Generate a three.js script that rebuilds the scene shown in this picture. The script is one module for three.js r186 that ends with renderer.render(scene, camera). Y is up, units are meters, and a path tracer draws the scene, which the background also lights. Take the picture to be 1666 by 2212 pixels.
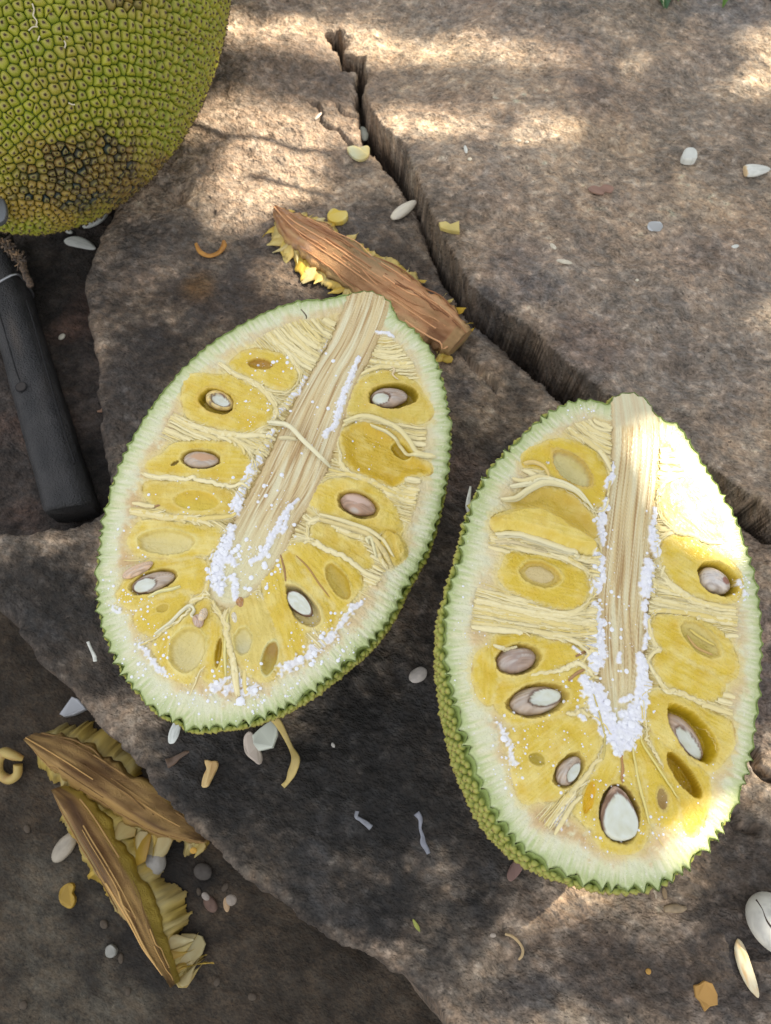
import * as THREE from 'three';
import { ImprovedNoise } from 'three/addons/math/ImprovedNoise.js';
import { mergeGeometries } from 'three/addons/utils/BufferGeometryUtils.js';

// ---------------------------------------------------------------- camera, sky, sun, exposure
const scene = new THREE.Scene();
const FOV = 66, PITCH = 70 * Math.PI / 180, EYE = new THREE.Vector3(0, 0.62, 0);
const camera = new THREE.PerspectiveCamera(FOV, 771 / 1024, 0.02, 120);
camera.position.copy(EYE);
camera.rotation.set(-PITCH, 0, 0);
camera.focus = 0.57;
camera.userData.fStop = 9;
scene.add(camera);

const SUN = new THREE.Vector3(0.8, 0.95, -0.4).normalize();
const skyTex = (() => {
  const w = 128, h = 64, d = new Float32Array(w * h * 4);
  for (let j = 0; j < h; j++) for (let i = 0; i < w; i++) {
    const el = (j + 0.5) / h * Math.PI - Math.PI / 2, up = Math.max(0, Math.sin(el)), k = (j * w + i) * 4;
    const t = Math.pow(up, 0.55);
    d[k] = 1.0 - 0.28 * t; d[k + 1] = 0.98 - 0.24 * t; d[k + 2] = 0.93 - 0.12 * t; d[k + 3] = 1;
  }
  const t = new THREE.DataTexture(d, w, h, THREE.RGBAFormat, THREE.FloatType);
  t.mapping = THREE.EquirectangularReflectionMapping; t.magFilter = THREE.LinearFilter; t.needsUpdate = true;
  return t;
})();
scene.background = skyTex; scene.environment = skyTex;
scene.backgroundIntensity = 0.55; scene.environmentIntensity = 0.55;
const sun = new THREE.DirectionalLight(new THREE.Color(1.0, 0.87, 0.68), 5);
sun.target.position.set(0, 0, -0.3); sun.position.copy(SUN).multiplyScalar(6).add(sun.target.position);
sun.castShadow = true; sun.shadow.radius = 1.5; sun.shadow.mapSize.set(2048, 2048);
Object.assign(sun.shadow.camera, { left: -1.2, right: 1.2, top: 1.2, bottom: -1.2, near: 0.5, far: 12 });
scene.add(sun, sun.target);
const renderer = new THREE.WebGLRenderer({ antialias: true });
renderer.toneMapping = THREE.LinearToneMapping;
renderer.toneMappingExposure = 2.75;
renderer.shadowMap.enabled = true;

// ---------------------------------------------------------------- helpers
const rngOf = (a) => () => { a |= 0; a = a + 0x6D2B79F5 | 0; let t = Math.imul(a ^ a >>> 15, 1 | a); t = t + Math.imul(t ^ t >>> 7, 61 | t) ^ t; return ((t ^ t >>> 14) >>> 0) / 4294967296; };
const rnd = rngOf(20240);
const IN = new ImprovedNoise();
const N2 = (x, y, z = 0.37) => IN.noise(x + 113.3, y + 71.7, z + 19.1);
const fbm = (x, y, o = 4, z = 0.37) => { let s = 0, a = 1, f = 1; for (let i = 0; i < o; i++) { s += a * N2(x * f, y * f, z + i * 7.7); a *= 0.5; f *= 2.03; } return s; };
const clamp = (x, a = 0, b = 1) => x < a ? a : x > b ? b : x;
const sst = (a, b, x) => { const t = clamp((x - a) / (b - a)); return t * t * (3 - 2 * t); };
const lerp = (a, b, t) => a + (b - a) * t;
const mix3 = (a, b, t) => [a[0] + (b[0] - a[0]) * t, a[1] + (b[1] - a[1]) * t, a[2] + (b[2] - a[2]) * t];
const V = (x, y, z) => new THREE.Vector3(x, y, z);
const FPX = 1106 / Math.tan(FOV / 2 * Math.PI / 180);
const fwd = V(0, -Math.sin(PITCH), -Math.cos(PITCH)), upv = V(0, Math.cos(PITCH), -Math.sin(PITCH));
const rayOf = (px, py) => fwd.clone().addScaledVector(V(1, 0, 0), (px - 833) / FPX).addScaledVector(upv, (1106 - py) / FPX);
// where the line of sight through a measured photo point meets a plane of the place
const atPlane = (px, py, p, n) => { const d = rayOf(px, py), t = p.clone().sub(EYE).dot(n) / d.dot(n); return EYE.clone().addScaledVector(d, t); };
const UP = V(0, 1, 0);
const at = (px, py, y = 0) => atPlane(px, py, V(0, y, 0), UP);
const toPx = (p) => { const d = p.clone().sub(EYE), z = d.dot(fwd); return [833 + FPX * d.x / z, 1106 - FPX * d.dot(upv) / z]; };

const used = {};
const numbered = (n) => { const k = used[n] = (used[n] ?? -1) + 1; return k ? `${n}_${String(k).padStart(3, '0')}` : n; };
function tag(o, label, category, group) { o.userData.label = label; o.userData.category = category; if (group) o.userData.group = group; return o; }
function thing(name, label, category, pos, group) { const o = new THREE.Group(); o.name = numbered(name); o.position.copy(pos); scene.add(o); return tag(o, label, category, group); }
function part(name, geo, mat, parent) { const m = new THREE.Mesh(geo, mat); m.name = name; m.castShadow = m.receiveShadow = true; parent.add(m); return m; }
function solo(name, geo, mat, label, category, pos, group) { const m = new THREE.Mesh(geo, mat); m.name = numbered(name); m.castShadow = m.receiveShadow = true; m.position.copy(pos); scene.add(m); return tag(m, label, category, group); }
function geoOf(pos, idx, col, nor, uv) {
  const g = new THREE.BufferGeometry();
  g.setAttribute('position', new THREE.Float32BufferAttribute(pos, 3));
  if (col) g.setAttribute('color', new THREE.Float32BufferAttribute(col, 3));
  if (uv) g.setAttribute('uv', new THREE.Float32BufferAttribute(uv, 2));
  g.setIndex(idx);
  if (nor) g.setAttribute('normal', new THREE.Float32BufferAttribute(nor, 3)); else g.computeVertexNormals();
  return g;
}
const paint = (g, f) => { const p = g.attributes.position, c = new Float32Array(p.count * 3); for (let i = 0; i < p.count; i++) { const q = f(p.getX(i), p.getY(i), p.getZ(i), i); c[3 * i] = q[0]; c[3 * i + 1] = q[1]; c[3 * i + 2] = q[2]; } g.setAttribute('color', new THREE.BufferAttribute(c, 3)); return g; };
const bend = (g, f) => { const p = g.attributes.position, v = V(0, 0, 0); for (let i = 0; i < p.count; i++) { v.fromBufferAttribute(p, i); f(v, i); p.setXYZ(i, v.x, v.y, v.z); } g.computeVertexNormals(); return g; };
// closed polygons: distance inside (+) and length along the outline of the nearest point
function smoothClosed(pts, n) { return new THREE.CatmullRomCurve3(pts.map((p) => V(p[0], p[1], 0)), true, 'centripetal').getPoints(n).slice(0, n).map((v) => [v.x, v.y]); }
function polyOf(pts) {
  const n = pts.length, X = new Float64Array(n), Y = new Float64Array(n), L = new Float64Array(n + 1); let x0 = 1e9, x1 = -1e9, y0 = 1e9, y1 = -1e9;
  for (let i = 0; i < n; i++) { X[i] = pts[i][0]; Y[i] = pts[i][1]; x0 = Math.min(x0, X[i]); x1 = Math.max(x1, X[i]); y0 = Math.min(y0, Y[i]); y1 = Math.max(y1, Y[i]); }
  for (let i = 0; i < n; i++) L[i + 1] = L[i] + Math.hypot(X[(i + 1) % n] - X[i], Y[(i + 1) % n] - Y[i]);
  return { X, Y, L, n, x0, x1, y0, y1, len: L[n] };
}
const hit = { d: 0, s: 0 };
function inside(P, x, y) {
  const { X, Y, L, n } = P; let best = 1e18, s = 0, c = false;
  for (let i = 0, j = n - 1; i < n; j = i++) {
    const ax = X[j], ay = Y[j], bx = X[i], by = Y[i], ex = bx - ax, ey = by - ay, wx = x - ax, wy = y - ay;
    if ((ay > y) !== (by > y) && x < (bx - ax) * (y - ay) / (by - ay) + ax) c = !c;
    const l2 = ex * ex + ey * ey, t = l2 ? clamp((wx * ex + wy * ey) / l2) : 0, dx = wx - ex * t, dy = wy - ey * t, d = dx * dx + dy * dy;
    if (d < best) { best = d; s = L[j] + Math.sqrt(l2) * t; }
  }
  hit.s = s; hit.d = (c ? 1 : -1) * Math.sqrt(best);
  return hit.d;
}
function lineDist(P, x, y) { // open polyline
  let best = 1e18;
  for (let i = 1; i < P.length; i++) { const [ax, ay] = P[i - 1], [bx, by] = P[i], ex = bx - ax, ey = by - ay, t = clamp(((x - ax) * ex + (y - ay) * ey) / (ex * ex + ey * ey || 1)); best = Math.min(best, (x - ax - ex * t) ** 2 + (y - ay - ey * t) ** 2); }
  return Math.sqrt(best);
}

// ---------------------------------------------------------------- procedural textures (grain only)
function tileNoise(size, seed) { // periodic value-gradient noise
  const cache = {};
  return (u, v, cells) => {
    const g = cache[cells] ??= (() => { const r = rngOf(seed + cells * 131), a = new Float32Array(cells * cells); for (let i = 0; i < a.length; i++) a[i] = r(); return a; })();
    const x = u * cells, y = v * cells, i = Math.floor(x), j = Math.floor(y), fx = x - i, fy = y - j, a = fx * fx * (3 - 2 * fx), b = fy * fy * (3 - 2 * fy);
    const G = (p, q) => g[((q % cells) + cells) % cells * cells + ((p % cells) + cells) % cells];
    return lerp(lerp(G(i, j), G(i + 1, j), a), lerp(G(i, j + 1), G(i + 1, j + 1), a), b);
  };
}
function gridTexture(size, f, srgb = false) {
  const d = new Float32Array(size * size * 4);
  for (let j = 0; j < size; j++) for (let i = 0; i < size; i++) { const c = f(i / size, j / size), k = (j * size + i) * 4; if (typeof c === 'number') d[k] = d[k + 1] = d[k + 2] = c; else { d[k] = c[0]; d[k + 1] = c[1]; d[k + 2] = c[2]; } d[k + 3] = 1; }
  const t = new THREE.DataTexture(d, size, size, THREE.RGBAFormat, THREE.FloatType);
  t.wrapS = t.wrapT = THREE.RepeatWrapping; t.magFilter = t.minFilter = THREE.LinearFilter; t.needsUpdate = true;
  return t;
}
const rough = (() => { const T = tileNoise(1024, 5); const w = (u, v) => { let s = 0, a = 0.5; for (const c of [24, 48, 96, 192, 384]) { s += a * T(u, v, c); a *= c > 90 ? 0.85 : 0.62; } return s; }; return w; })();
const stoneBump = gridTexture(1024, (u, v) => rough(u, v));
const stoneGrain = (() => {
  const T = tileNoise(1024, 77);
  return gridTexture(1024, (u, v) => {
    let g = 0.5 + 0.55 * rough(u, v) + 0.5 * (T(u, v, 420) - 0.5) + 0.5 * (T(u, v, 190) - 0.5) + 0.25 * (T(u, v, 60) - 0.5);
    const k = T(u, v, 300), q = T(u + 0.31, v + 0.17, 260);
    if (k > 0.92) g *= 1.5; if (q < 0.09) g *= 0.45; g = Math.max(0.12, g);
    const w = T(u + 0.5, v, 90) - 0.5;
    return [g * (1 + 0.14 * w), g, g * (1 - 0.14 * w)];
  });
})();
const fleshGrain = (() => { const T = tileNoise(512, 9); return gridTexture(512, (u, v) => 0.5 * T(u, v, 48) + 0.3 * T(u, v, 110) + 0.25 * T(u, v, 240)); })();
const stoneMat = (bump) => new THREE.MeshStandardMaterial({ vertexColors: true, map: stoneGrain, bumpMap: stoneBump, bumpScale: bump, roughness: 0.93 });
const M = {
  stone: stoneMat(0.0055), soil: stoneMat(0.003),
  flesh: new THREE.MeshPhysicalMaterial({ vertexColors: true, roughness: 0.36, bumpMap: fleshGrain, bumpScale: 0.0006, specularIntensity: 0.7, clearcoat: 0.28, clearcoatRoughness: 0.22 }),
  dry: new THREE.MeshStandardMaterial({ vertexColors: true, roughness: 0.75 }),
  rind: new THREE.MeshStandardMaterial({ vertexColors: true, roughness: 0.55 }),
  satin: new THREE.MeshStandardMaterial({ vertexColors: true, roughness: 0.45 }),
  skirt: new THREE.MeshStandardMaterial({ vertexColors: true, roughness: 0.5, side: THREE.DoubleSide }),
  latexSkin: new THREE.MeshPhysicalMaterial({ vertexColors: true, roughness: 0.4 }),
  latex: new THREE.MeshPhysicalMaterial({ color: new THREE.Color(0.84, 0.86, 0.9), roughness: 0.35 }),
  metal: new THREE.MeshStandardMaterial({ color: new THREE.Color(0.42, 0.44, 0.46), roughness: 0.38, metalness: 0.9 }),
  wood: new THREE.MeshStandardMaterial({ vertexColors: true, roughness: 0.55, bumpMap: fleshGrain, bumpScale: 0.0012 }),
};
// ---------------------------------------------------------------- stone slabs and soil
const W2 = (pts, y = 0) => pts.map(([px, py]) => { const p = at(px, py, y); return [p.x, p.z]; });
const axis = (a, b, step, lo, hi) => { const r = []; let x = a; while (x < b) { r.push(x); const o = Math.max(0, lo - x, x - hi); x += step * (1 + o * 26); } r.push(b); return r; };
function sheet(xs, zs, f, color, keep) {
  const nx = xs.length, nz = zs.length, id = new Int32Array(nx * nz).fill(-1), pos = [], col = [], uv = [], idx = [];
  const K = new Uint8Array(nx * nz);
  for (let j = 0; j < nz; j++) for (let i = 0; i < nx; i++) K[j * nx + i] = keep(xs[i], zs[j]) ? 1 : 0;
  const vert = (i, j) => { const k = j * nx + i; if (id[k] < 0) { id[k] = pos.length / 3; const x = xs[i], z = zs[j], y = f(x, z); pos.push(x, y, z); col.push(...color(x, z, y)); uv.push((x * 0.94 + z * 0.34) / 0.46 + 0.3 * y, (z * 0.94 - x * 0.34) / 0.3 + y * 2.2); } return id[k]; };
  for (let j = 0; j < nz - 1; j++) for (let i = 0; i < nx - 1; i++) {
    if (!(K[j * nx + i] && K[j * nx + i + 1] && K[(j + 1) * nx + i] && K[(j + 1) * nx + i + 1])) continue;
    const a = vert(i, j), b = vert(i + 1, j), c = vert(i, j + 1), d = vert(i + 1, j + 1);
    idx.push(a, c, b, b, c, d);
  }
  return geoOf(pos, idx, col, null, uv);
}
const patchOf = (list, y) => list.map(([px, py, rx, ry, c, s]) => { const p = at(px, py, y), q = at(px + rx, py, y), w = at(px, py + ry, y); return [p.x, p.z, Math.abs(q.x - p.x), Math.abs(w.z - p.z), c, s]; });

const slabEdge = polyOf(smoothClosed(W2([[245, 440], [205, 530], [183, 620], [188, 690], [210, 770], [218, 850], [226, 960], [238, 1060], [222, 1115], [130, 1140], [10, 1150], [-120, 1135], [-210, 1105], [-190, 1130], [-90, 1218], [0, 1306], [67, 1400], [150, 1492], [230, 1572], [330, 1684], [400, 1765], [470, 1840], [540, 1905], [600, 1950], [660, 1995], [720, 2030], [790, 2058], [850, 2090], [910, 2140], [970, 2212], [1060, 2310], [1180, 2420], [2300, 2500], [2900, 1700], [3000, 400], [2600, -420], [1200, -470], [300, -430], [330, 0], [320, 200], [290, 350]]), 300));
const crackLeft = [[722, 90], [733, 141], [746, 158], [772, 160], [766, 187], [770, 232], [771, 260], [781, 309], [803, 332], [838, 372], [866, 424], [885, 470], [905, 540], [925, 590], [950, 640], [975, 690], [1000, 722], [1050, 772], [1090, 812], [1128, 832], [1150, 852], [1178, 890], [1300, 985], [1500, 1095], [1600, 1150], [1640, 1190], [1720, 1232], [1900, 1290], [2400, 1420]];
const crackRight = [[739, 74], [746, 115], [764, 124], [788, 128], [792, 187], [787, 205], [801, 260], [830, 304], [872, 344], [885, 386], [905, 441], [925, 500], [955, 560], [980, 604], [1008, 662], [1050, 693], [1089, 721], [1154, 760], [1206, 818], [1253, 854], [1400, 960], [1560, 1080], [1605, 1112], [1640, 1150], [1720, 1180], [1900, 1225], [2400, 1330]];
for (let i = 10; i < crackLeft.length; i++) { let b = null, bd = 1e9; for (let j = 1; j < crackRight.length; j++) for (let t = 0; t < 1; t += 0.1) { const x = lerp(crackRight[j - 1][0], crackRight[j][0], t), y = lerp(crackRight[j - 1][1], crackRight[j][1], t), d = Math.hypot(x - crackLeft[i][0], y - crackLeft[i][1]); if (d < bd) { bd = d; b = [x, y]; } } const f = 0.52 * sst(6, 12, i); crackLeft[i] = [lerp(crackLeft[i][0], b[0], f), lerp(crackLeft[i][1], b[1], f)]; }
const crack = polyOf(W2([...crackLeft, ...crackRight.slice().reverse(), [730, 66], [712, 70], [698, 66], [702, 76]]));
const farSide = polyOf(W2([...crackRight, [2600, 900], [2600, -400], [1200, -470], [760, -400], [742, -100]]));
const crackTip = at(735, 70, 0);
const hairlines = [
  [[725, 235], [733, 244], [745, 249], [772, 252]], [[668, 226], [690, 240], [697, 262], [712, 280], [735, 288], [752, 302], [764, 316]],
  [[1626, 1630], [1640, 1655], [1668, 1682], [1720, 1700]], [[1596, 1595], [1620, 1618], [1632, 1634]], [[1548, 1700], [1570, 1745], [1600, 1790], [1640, 1800]],
  [[985, 750], [1015, 782], [1040, 805], [1075, 845]], [[850, 435], [872, 448]], [[1090, 1985], [1075, 2090], [1100, 2180]],
].map((l, i) => ({ l: W2(l), w: [0.0013, 0.0014, 0.0028, 0.0012, 0.0022, 0.0018, 0.0012, 0.001][i], dp: [0.007, 0.008, 0.02, 0.006, 0.006, 0.008, 0.004, 0.002][i] }));
const hairBox = hairlines.map((h) => [Math.min(...h.l.map((p) => p[0])) - 0.02, Math.max(...h.l.map((p) => p[0])) + 0.02, Math.min(...h.l.map((p) => p[1])) - 0.02, Math.max(...h.l.map((p) => p[1])) + 0.02]);
const pits = patchOf([[385, 425, 26, 20, 0, 0.010], [415, 440, 16, 12, 0, 0.007], [455, 452, 14, 9, 0, 0.006], [370, 405, 30, 16, 0, 0.004], [475, 230, 30, 20, 0, 0.003], [735, 95, 26, 26, 0, 0.006], [1300, 355, 40, 24, 0, 0.003], [1365, 215, 50, 30, 0, 0.003], [1500, 430, 40, 25, 0, 0.003]], 0);

function slabRough(x, z) {
  const q = 0.35 * x + z;
  return 0.006 * N2(x * 5, z * 5) + 0.0032 * fbm(x * 16 + q * 6, z * 18, 2) + 0.0024 * (1 - Math.abs(N2(x * 30 + z * 9, z * 44 - x * 8)) * 2.2) * (0.5 + 0.5 * N2(x * 9, z * 9, 5)) + 0.0013 * fbm(x * 85 + z * 20, z * 105, 3) + 0.0006 * N2(x * 330, z * 330);
}
function slabTop(x, z) { // the walkable top, cracks left out
  let y = slabRough(x, z);
  const dr = inside(farSide, x, z), tip = Math.hypot(x - crackTip.x, z - crackTip.z);
  if (dr > -0.02) y += 0.026 * sst(0, 0.3, tip) * (0.55 + 0.45 * sst(0.5, 0.0, dr)) * (dr > 0 ? 1 : 0);
  y += 0.004 * N2(x * 3 + 4, z * 3 + 8);
  return y;
}
const slabState = { d: 0, c: 0 };
function slabY(x, z) {
  let y = slabTop(x, z);
  const wob = 0.0042 * fbm(x * 45, z * 45, 3, 2.2) + 0.0016 * N2(x * 190, z * 190);
  const d = inside(slabEdge, x, z) + wob;
  const cr = inside(crack, x, z) + wob * 0.75 + 0.0016 * N2(x * 120, z * 120, 44);
  for (let i = 0; i < hairlines.length; i++) { const b = hairBox[i]; if (x < b[0] || x > b[1] || z < b[2] || z > b[3]) continue; const h = hairlines[i], e = lineDist(h.l, x + wob * 0.7, z - wob * 0.6); y -= h.dp * Math.exp(-((e / h.w) ** 2)); }
  for (const p of pits) { const r = ((x - p[0]) / p[2]) ** 2 + ((z - p[1]) / p[3]) ** 2; if (r < 4) y -= p[5] * Math.exp(-r * 1.3 + wob * 300); }
  if (cr > -0.005) { const over = sst(-0.005, 0.0, cr); y -= 0.002 * over; if (cr > 0) { const w0 = (cr * 8 + 0.007 * N2(x * 70, z * 70, 31)) / 0.012, k0 = Math.floor(w0); y -= clamp((k0 + sst(0.1, 0.5, w0 - k0)) * 0.012, 0, 0.12); }; }
  if (d < 0.012) { const t = clamp((0.012 - d) / 0.012); y -= 0.0035 * t * t; if (d < 0) y -= Math.min(0.2, -d * 7.5) * (1 + 25 * wob); }
  slabState.d = d; slabState.c = cr;
  return y;
}
const TAN = [0.43, 0.325, 0.22], GREY = [0.33, 0.275, 0.22], SHADE = [0.036, 0.028, 0.022], BROWN = [0.085, 0.062, 0.048], PINK = [0.24, 0.165, 0.13], BLUE = [0.06, 0.066, 0.085];
const stainsAndShade = patchOf([  // dark patches paint fruit and tree shade into the stone, beside real stains
  [560, 720, 420, 260, SHADE, 0.75], [300, 850, 240, 320, SHADE, 0.75], [500, 640, 200, 120, BROWN, 0.6], [360, 520, 200, 110, [0.10, 0.088, 0.078], 0.8], [850, 560, 190, 150, SHADE, 0.75],
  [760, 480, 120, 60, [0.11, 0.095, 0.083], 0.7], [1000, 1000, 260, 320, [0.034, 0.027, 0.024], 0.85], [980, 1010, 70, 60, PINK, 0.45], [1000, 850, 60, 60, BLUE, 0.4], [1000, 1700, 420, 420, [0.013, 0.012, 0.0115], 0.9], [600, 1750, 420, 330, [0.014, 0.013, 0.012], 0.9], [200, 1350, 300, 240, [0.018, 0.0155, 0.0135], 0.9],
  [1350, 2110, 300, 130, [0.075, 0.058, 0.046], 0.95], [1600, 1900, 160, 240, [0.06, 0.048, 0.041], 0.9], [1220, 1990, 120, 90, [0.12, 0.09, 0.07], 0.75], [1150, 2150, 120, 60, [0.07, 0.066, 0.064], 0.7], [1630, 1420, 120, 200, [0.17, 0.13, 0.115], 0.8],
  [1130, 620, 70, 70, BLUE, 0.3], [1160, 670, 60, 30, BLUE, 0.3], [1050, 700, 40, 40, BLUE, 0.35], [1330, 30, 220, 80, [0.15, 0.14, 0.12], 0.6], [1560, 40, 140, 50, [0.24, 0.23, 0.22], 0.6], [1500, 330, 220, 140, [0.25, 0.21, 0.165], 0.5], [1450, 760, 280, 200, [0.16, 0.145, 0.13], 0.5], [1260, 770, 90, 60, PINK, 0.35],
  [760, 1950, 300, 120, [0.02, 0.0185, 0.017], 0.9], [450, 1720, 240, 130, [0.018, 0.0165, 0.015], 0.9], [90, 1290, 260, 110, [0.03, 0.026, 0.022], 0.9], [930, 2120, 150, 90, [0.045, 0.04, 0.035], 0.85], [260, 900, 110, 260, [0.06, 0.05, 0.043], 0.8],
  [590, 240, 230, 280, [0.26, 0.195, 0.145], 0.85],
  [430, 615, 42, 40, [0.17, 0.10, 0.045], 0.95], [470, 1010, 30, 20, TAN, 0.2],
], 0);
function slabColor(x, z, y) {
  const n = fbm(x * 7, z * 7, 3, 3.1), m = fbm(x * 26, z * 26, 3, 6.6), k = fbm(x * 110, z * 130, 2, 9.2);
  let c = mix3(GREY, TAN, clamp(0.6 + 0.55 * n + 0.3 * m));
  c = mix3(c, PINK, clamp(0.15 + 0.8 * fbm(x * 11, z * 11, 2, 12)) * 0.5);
  for (const p of stainsAndShade) { const ex = (x - p[0]) / p[2], ez = (z - p[1]) / p[3], r = ex * ex + ez * ez; if (r < 3) { const t = p[5] * sst(1.35, 0.35, Math.sqrt(r) + 0.45 * n + 0.26 * m + 0.1 * k); if (t > 0) c = mix3(c, p[4], t); } }
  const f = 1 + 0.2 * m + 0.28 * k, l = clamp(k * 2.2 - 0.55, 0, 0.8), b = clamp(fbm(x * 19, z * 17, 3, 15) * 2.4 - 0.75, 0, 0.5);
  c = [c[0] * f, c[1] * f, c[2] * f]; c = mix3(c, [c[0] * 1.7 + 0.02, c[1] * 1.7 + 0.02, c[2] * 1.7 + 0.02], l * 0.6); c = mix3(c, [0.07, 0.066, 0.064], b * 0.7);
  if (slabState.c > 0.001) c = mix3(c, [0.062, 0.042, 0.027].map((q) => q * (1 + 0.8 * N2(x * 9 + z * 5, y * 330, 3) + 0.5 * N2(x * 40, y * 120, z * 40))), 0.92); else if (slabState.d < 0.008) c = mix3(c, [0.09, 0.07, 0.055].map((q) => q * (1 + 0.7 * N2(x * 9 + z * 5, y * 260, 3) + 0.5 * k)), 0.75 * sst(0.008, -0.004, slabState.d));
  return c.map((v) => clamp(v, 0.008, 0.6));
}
{
  const xs = axis(-1.0, 1.05, 0.0017, -0.36, 0.4), zs = axis(-1.35, 0.42, 0.0017, -0.84, 0.13);
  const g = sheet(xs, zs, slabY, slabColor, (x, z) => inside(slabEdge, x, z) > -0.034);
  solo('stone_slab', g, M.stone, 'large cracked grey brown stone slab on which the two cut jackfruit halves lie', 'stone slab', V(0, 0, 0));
}
const LOWY = -0.028;
const lowEdge = polyOf(smoothClosed(W2([[420, -300], [380, 300], [300, 480], [262, 640], [280, 800], [300, 1050], [300, 1130], [170, 1170], [20, 1180], [-160, 1150], [-500, 1060], [-1400, 900], [-1500, 300], [-900, -400], [0, -460]], LOWY), 160));
function lowTop(x, z) { return LOWY + 0.005 * N2(x * 6 + 9, z * 6) + 0.003 * fbm(x * 22, z * 22, 3) + 0.0012 * fbm(x * 90, z * 90, 2) + 0.0005 * N2(x * 330, z * 330); }
function lowY(x, z) { const d = inside(lowEdge, x, z) + 0.005 * N2(x * 40, z * 40); let y = lowTop(x, z); if (d < 0.01) { const t = clamp((0.01 - d) / 0.01); y -= 0.003 * t * t; if (d < 0) y -= Math.min(0.17, -d * 7); } return y; }
function lowColor(x, z) {
  const n = fbm(x * 9, z * 9, 3, 23), m = fbm(x * 34, z * 34, 3, 26), k = fbm(x * 120, z * 120, 2, 29);
  let c = mix3([0.032, 0.026, 0.022], [0.07, 0.055, 0.045], clamp(0.35 + n + 0.5 * m)); c = mix3(c, [0.15, 0.085, 0.06], clamp(0.9 * fbm(x * 13, z * 13, 2, 41) - 0.1));
  const f = 1 + 0.45 * m + 0.5 * k; return c.map((v) => clamp(v * f, 0.008, 0.5));
}
solo('stone_slab', sheet(axis(-0.95, -0.1, 0.0026, -0.36, -0.1), axis(-1.3, 0.2, 0.0026, -0.7, 0.06), lowY, lowColor, (x, z) => inside(lowEdge, x, z) > -0.03), M.stone, 'lower stone slab at the left under the dark knife handle, a step below its cracked neighbour', 'stone slab', V(0, 0, 0));

const SOIL = -0.165;
function soilY(x, z) { const far = Math.hypot(x, z); const k = far > 2 ? 0 : 1; return SOIL + (0.008 * N2(x * 4, z * 4) + 0.004 * fbm(x * 17, z * 17, 3) + 0.0022 * Math.max(0, fbm(x * 70, z * 70, 3)) + 0.0006 * N2(x * 260, z * 260)) * k; }
function soilColor(x, z) { const n = fbm(x * 8, z * 8, 3, 51), m = fbm(x * 40, z * 40, 3, 53); let c = mix3([0.035, 0.026, 0.0165], [0.058, 0.043, 0.028], clamp(0.5 + n + 0.4 * m)); const p = at(130, 2080, SOIL), r = Math.hypot((x - p.x) / 0.1, (z - p.z) / 0.09); c = mix3(c, [0.09, 0.076, 0.054], 0.8 * sst(1.25, 0.4, r + n * 0.8)); const q3 = at(360, 1900, SOIL); c = mix3(c, [0.008, 0.007, 0.006], 0.8 * sst(1.3, 0.3, Math.hypot((x - q3.x) / 0.05, (z - q3.z) / 0.07) + m * 0.5)); const q = at(290, 2020, SOIL); c = mix3(c, [0.015, 0.012, 0.01], 0.7 * sst(1.3, 0.3, Math.hypot((x - q.x) / 0.08, (z - q.z) / 0.05) + m * 0.6)); const f = 1 + 0.4 * m; return c.map((v) => clamp(v * f, 0.006, 0.4)); }  // dark patches paint the core strip shadow into the soil colour
{
  const g = solo('ground', sheet(axis(-60, 60, 0.0036, -0.42, 0.15), axis(-60, 60, 0.0036, -0.3, 0.16), soilY, soilColor, () => true), M.soil, 'bare dark trodden soil at lower left below the edge of the stone slabs', 'ground', V(0, 0, 0));
  g.userData.kind = 'structure';
}
// a point of the photo on the slab, on the low slab and on the soil
const rest = (f) => (px, py, lift = 0) => { let y = f === soilY ? SOIL : f === lowTop ? LOWY : 0, p; for (let i = 0; i < 5; i++) { p = at(px, py, y + lift); y = f(p.x, p.z); } return at(px, py, y + lift); };
const onSlab = rest(slabTop), onLow = rest(lowTop), onSoil = rest(soilY);
// ---------------------------------------------------------------- cut jackfruit halves
const C = {
  cream: [0.82, 0.72, 0.41], creamShade: [0.64, 0.48, 0.19], white: [0.73, 0.73, 0.51], green: [0.35, 0.45, 0.15], deep: [0.16, 0.24, 0.05], pink: [0.60, 0.40, 0.18], tan: [0.60, 0.45, 0.22], bark: [0.40, 0.25, 0.10],
  yellow: [0.71, 0.525, 0.06], gold: [0.64, 0.40, 0.012], pale: [0.80, 0.66, 0.21], seedCoat: [0.44, 0.375, 0.31], seedWhite: [0.70, 0.74, 0.66], brown: [0.16, 0.085, 0.05],
};
const seedGeo = (() => { const cache = {}; return (key, f) => cache[key] ??= f(); })();
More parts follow.
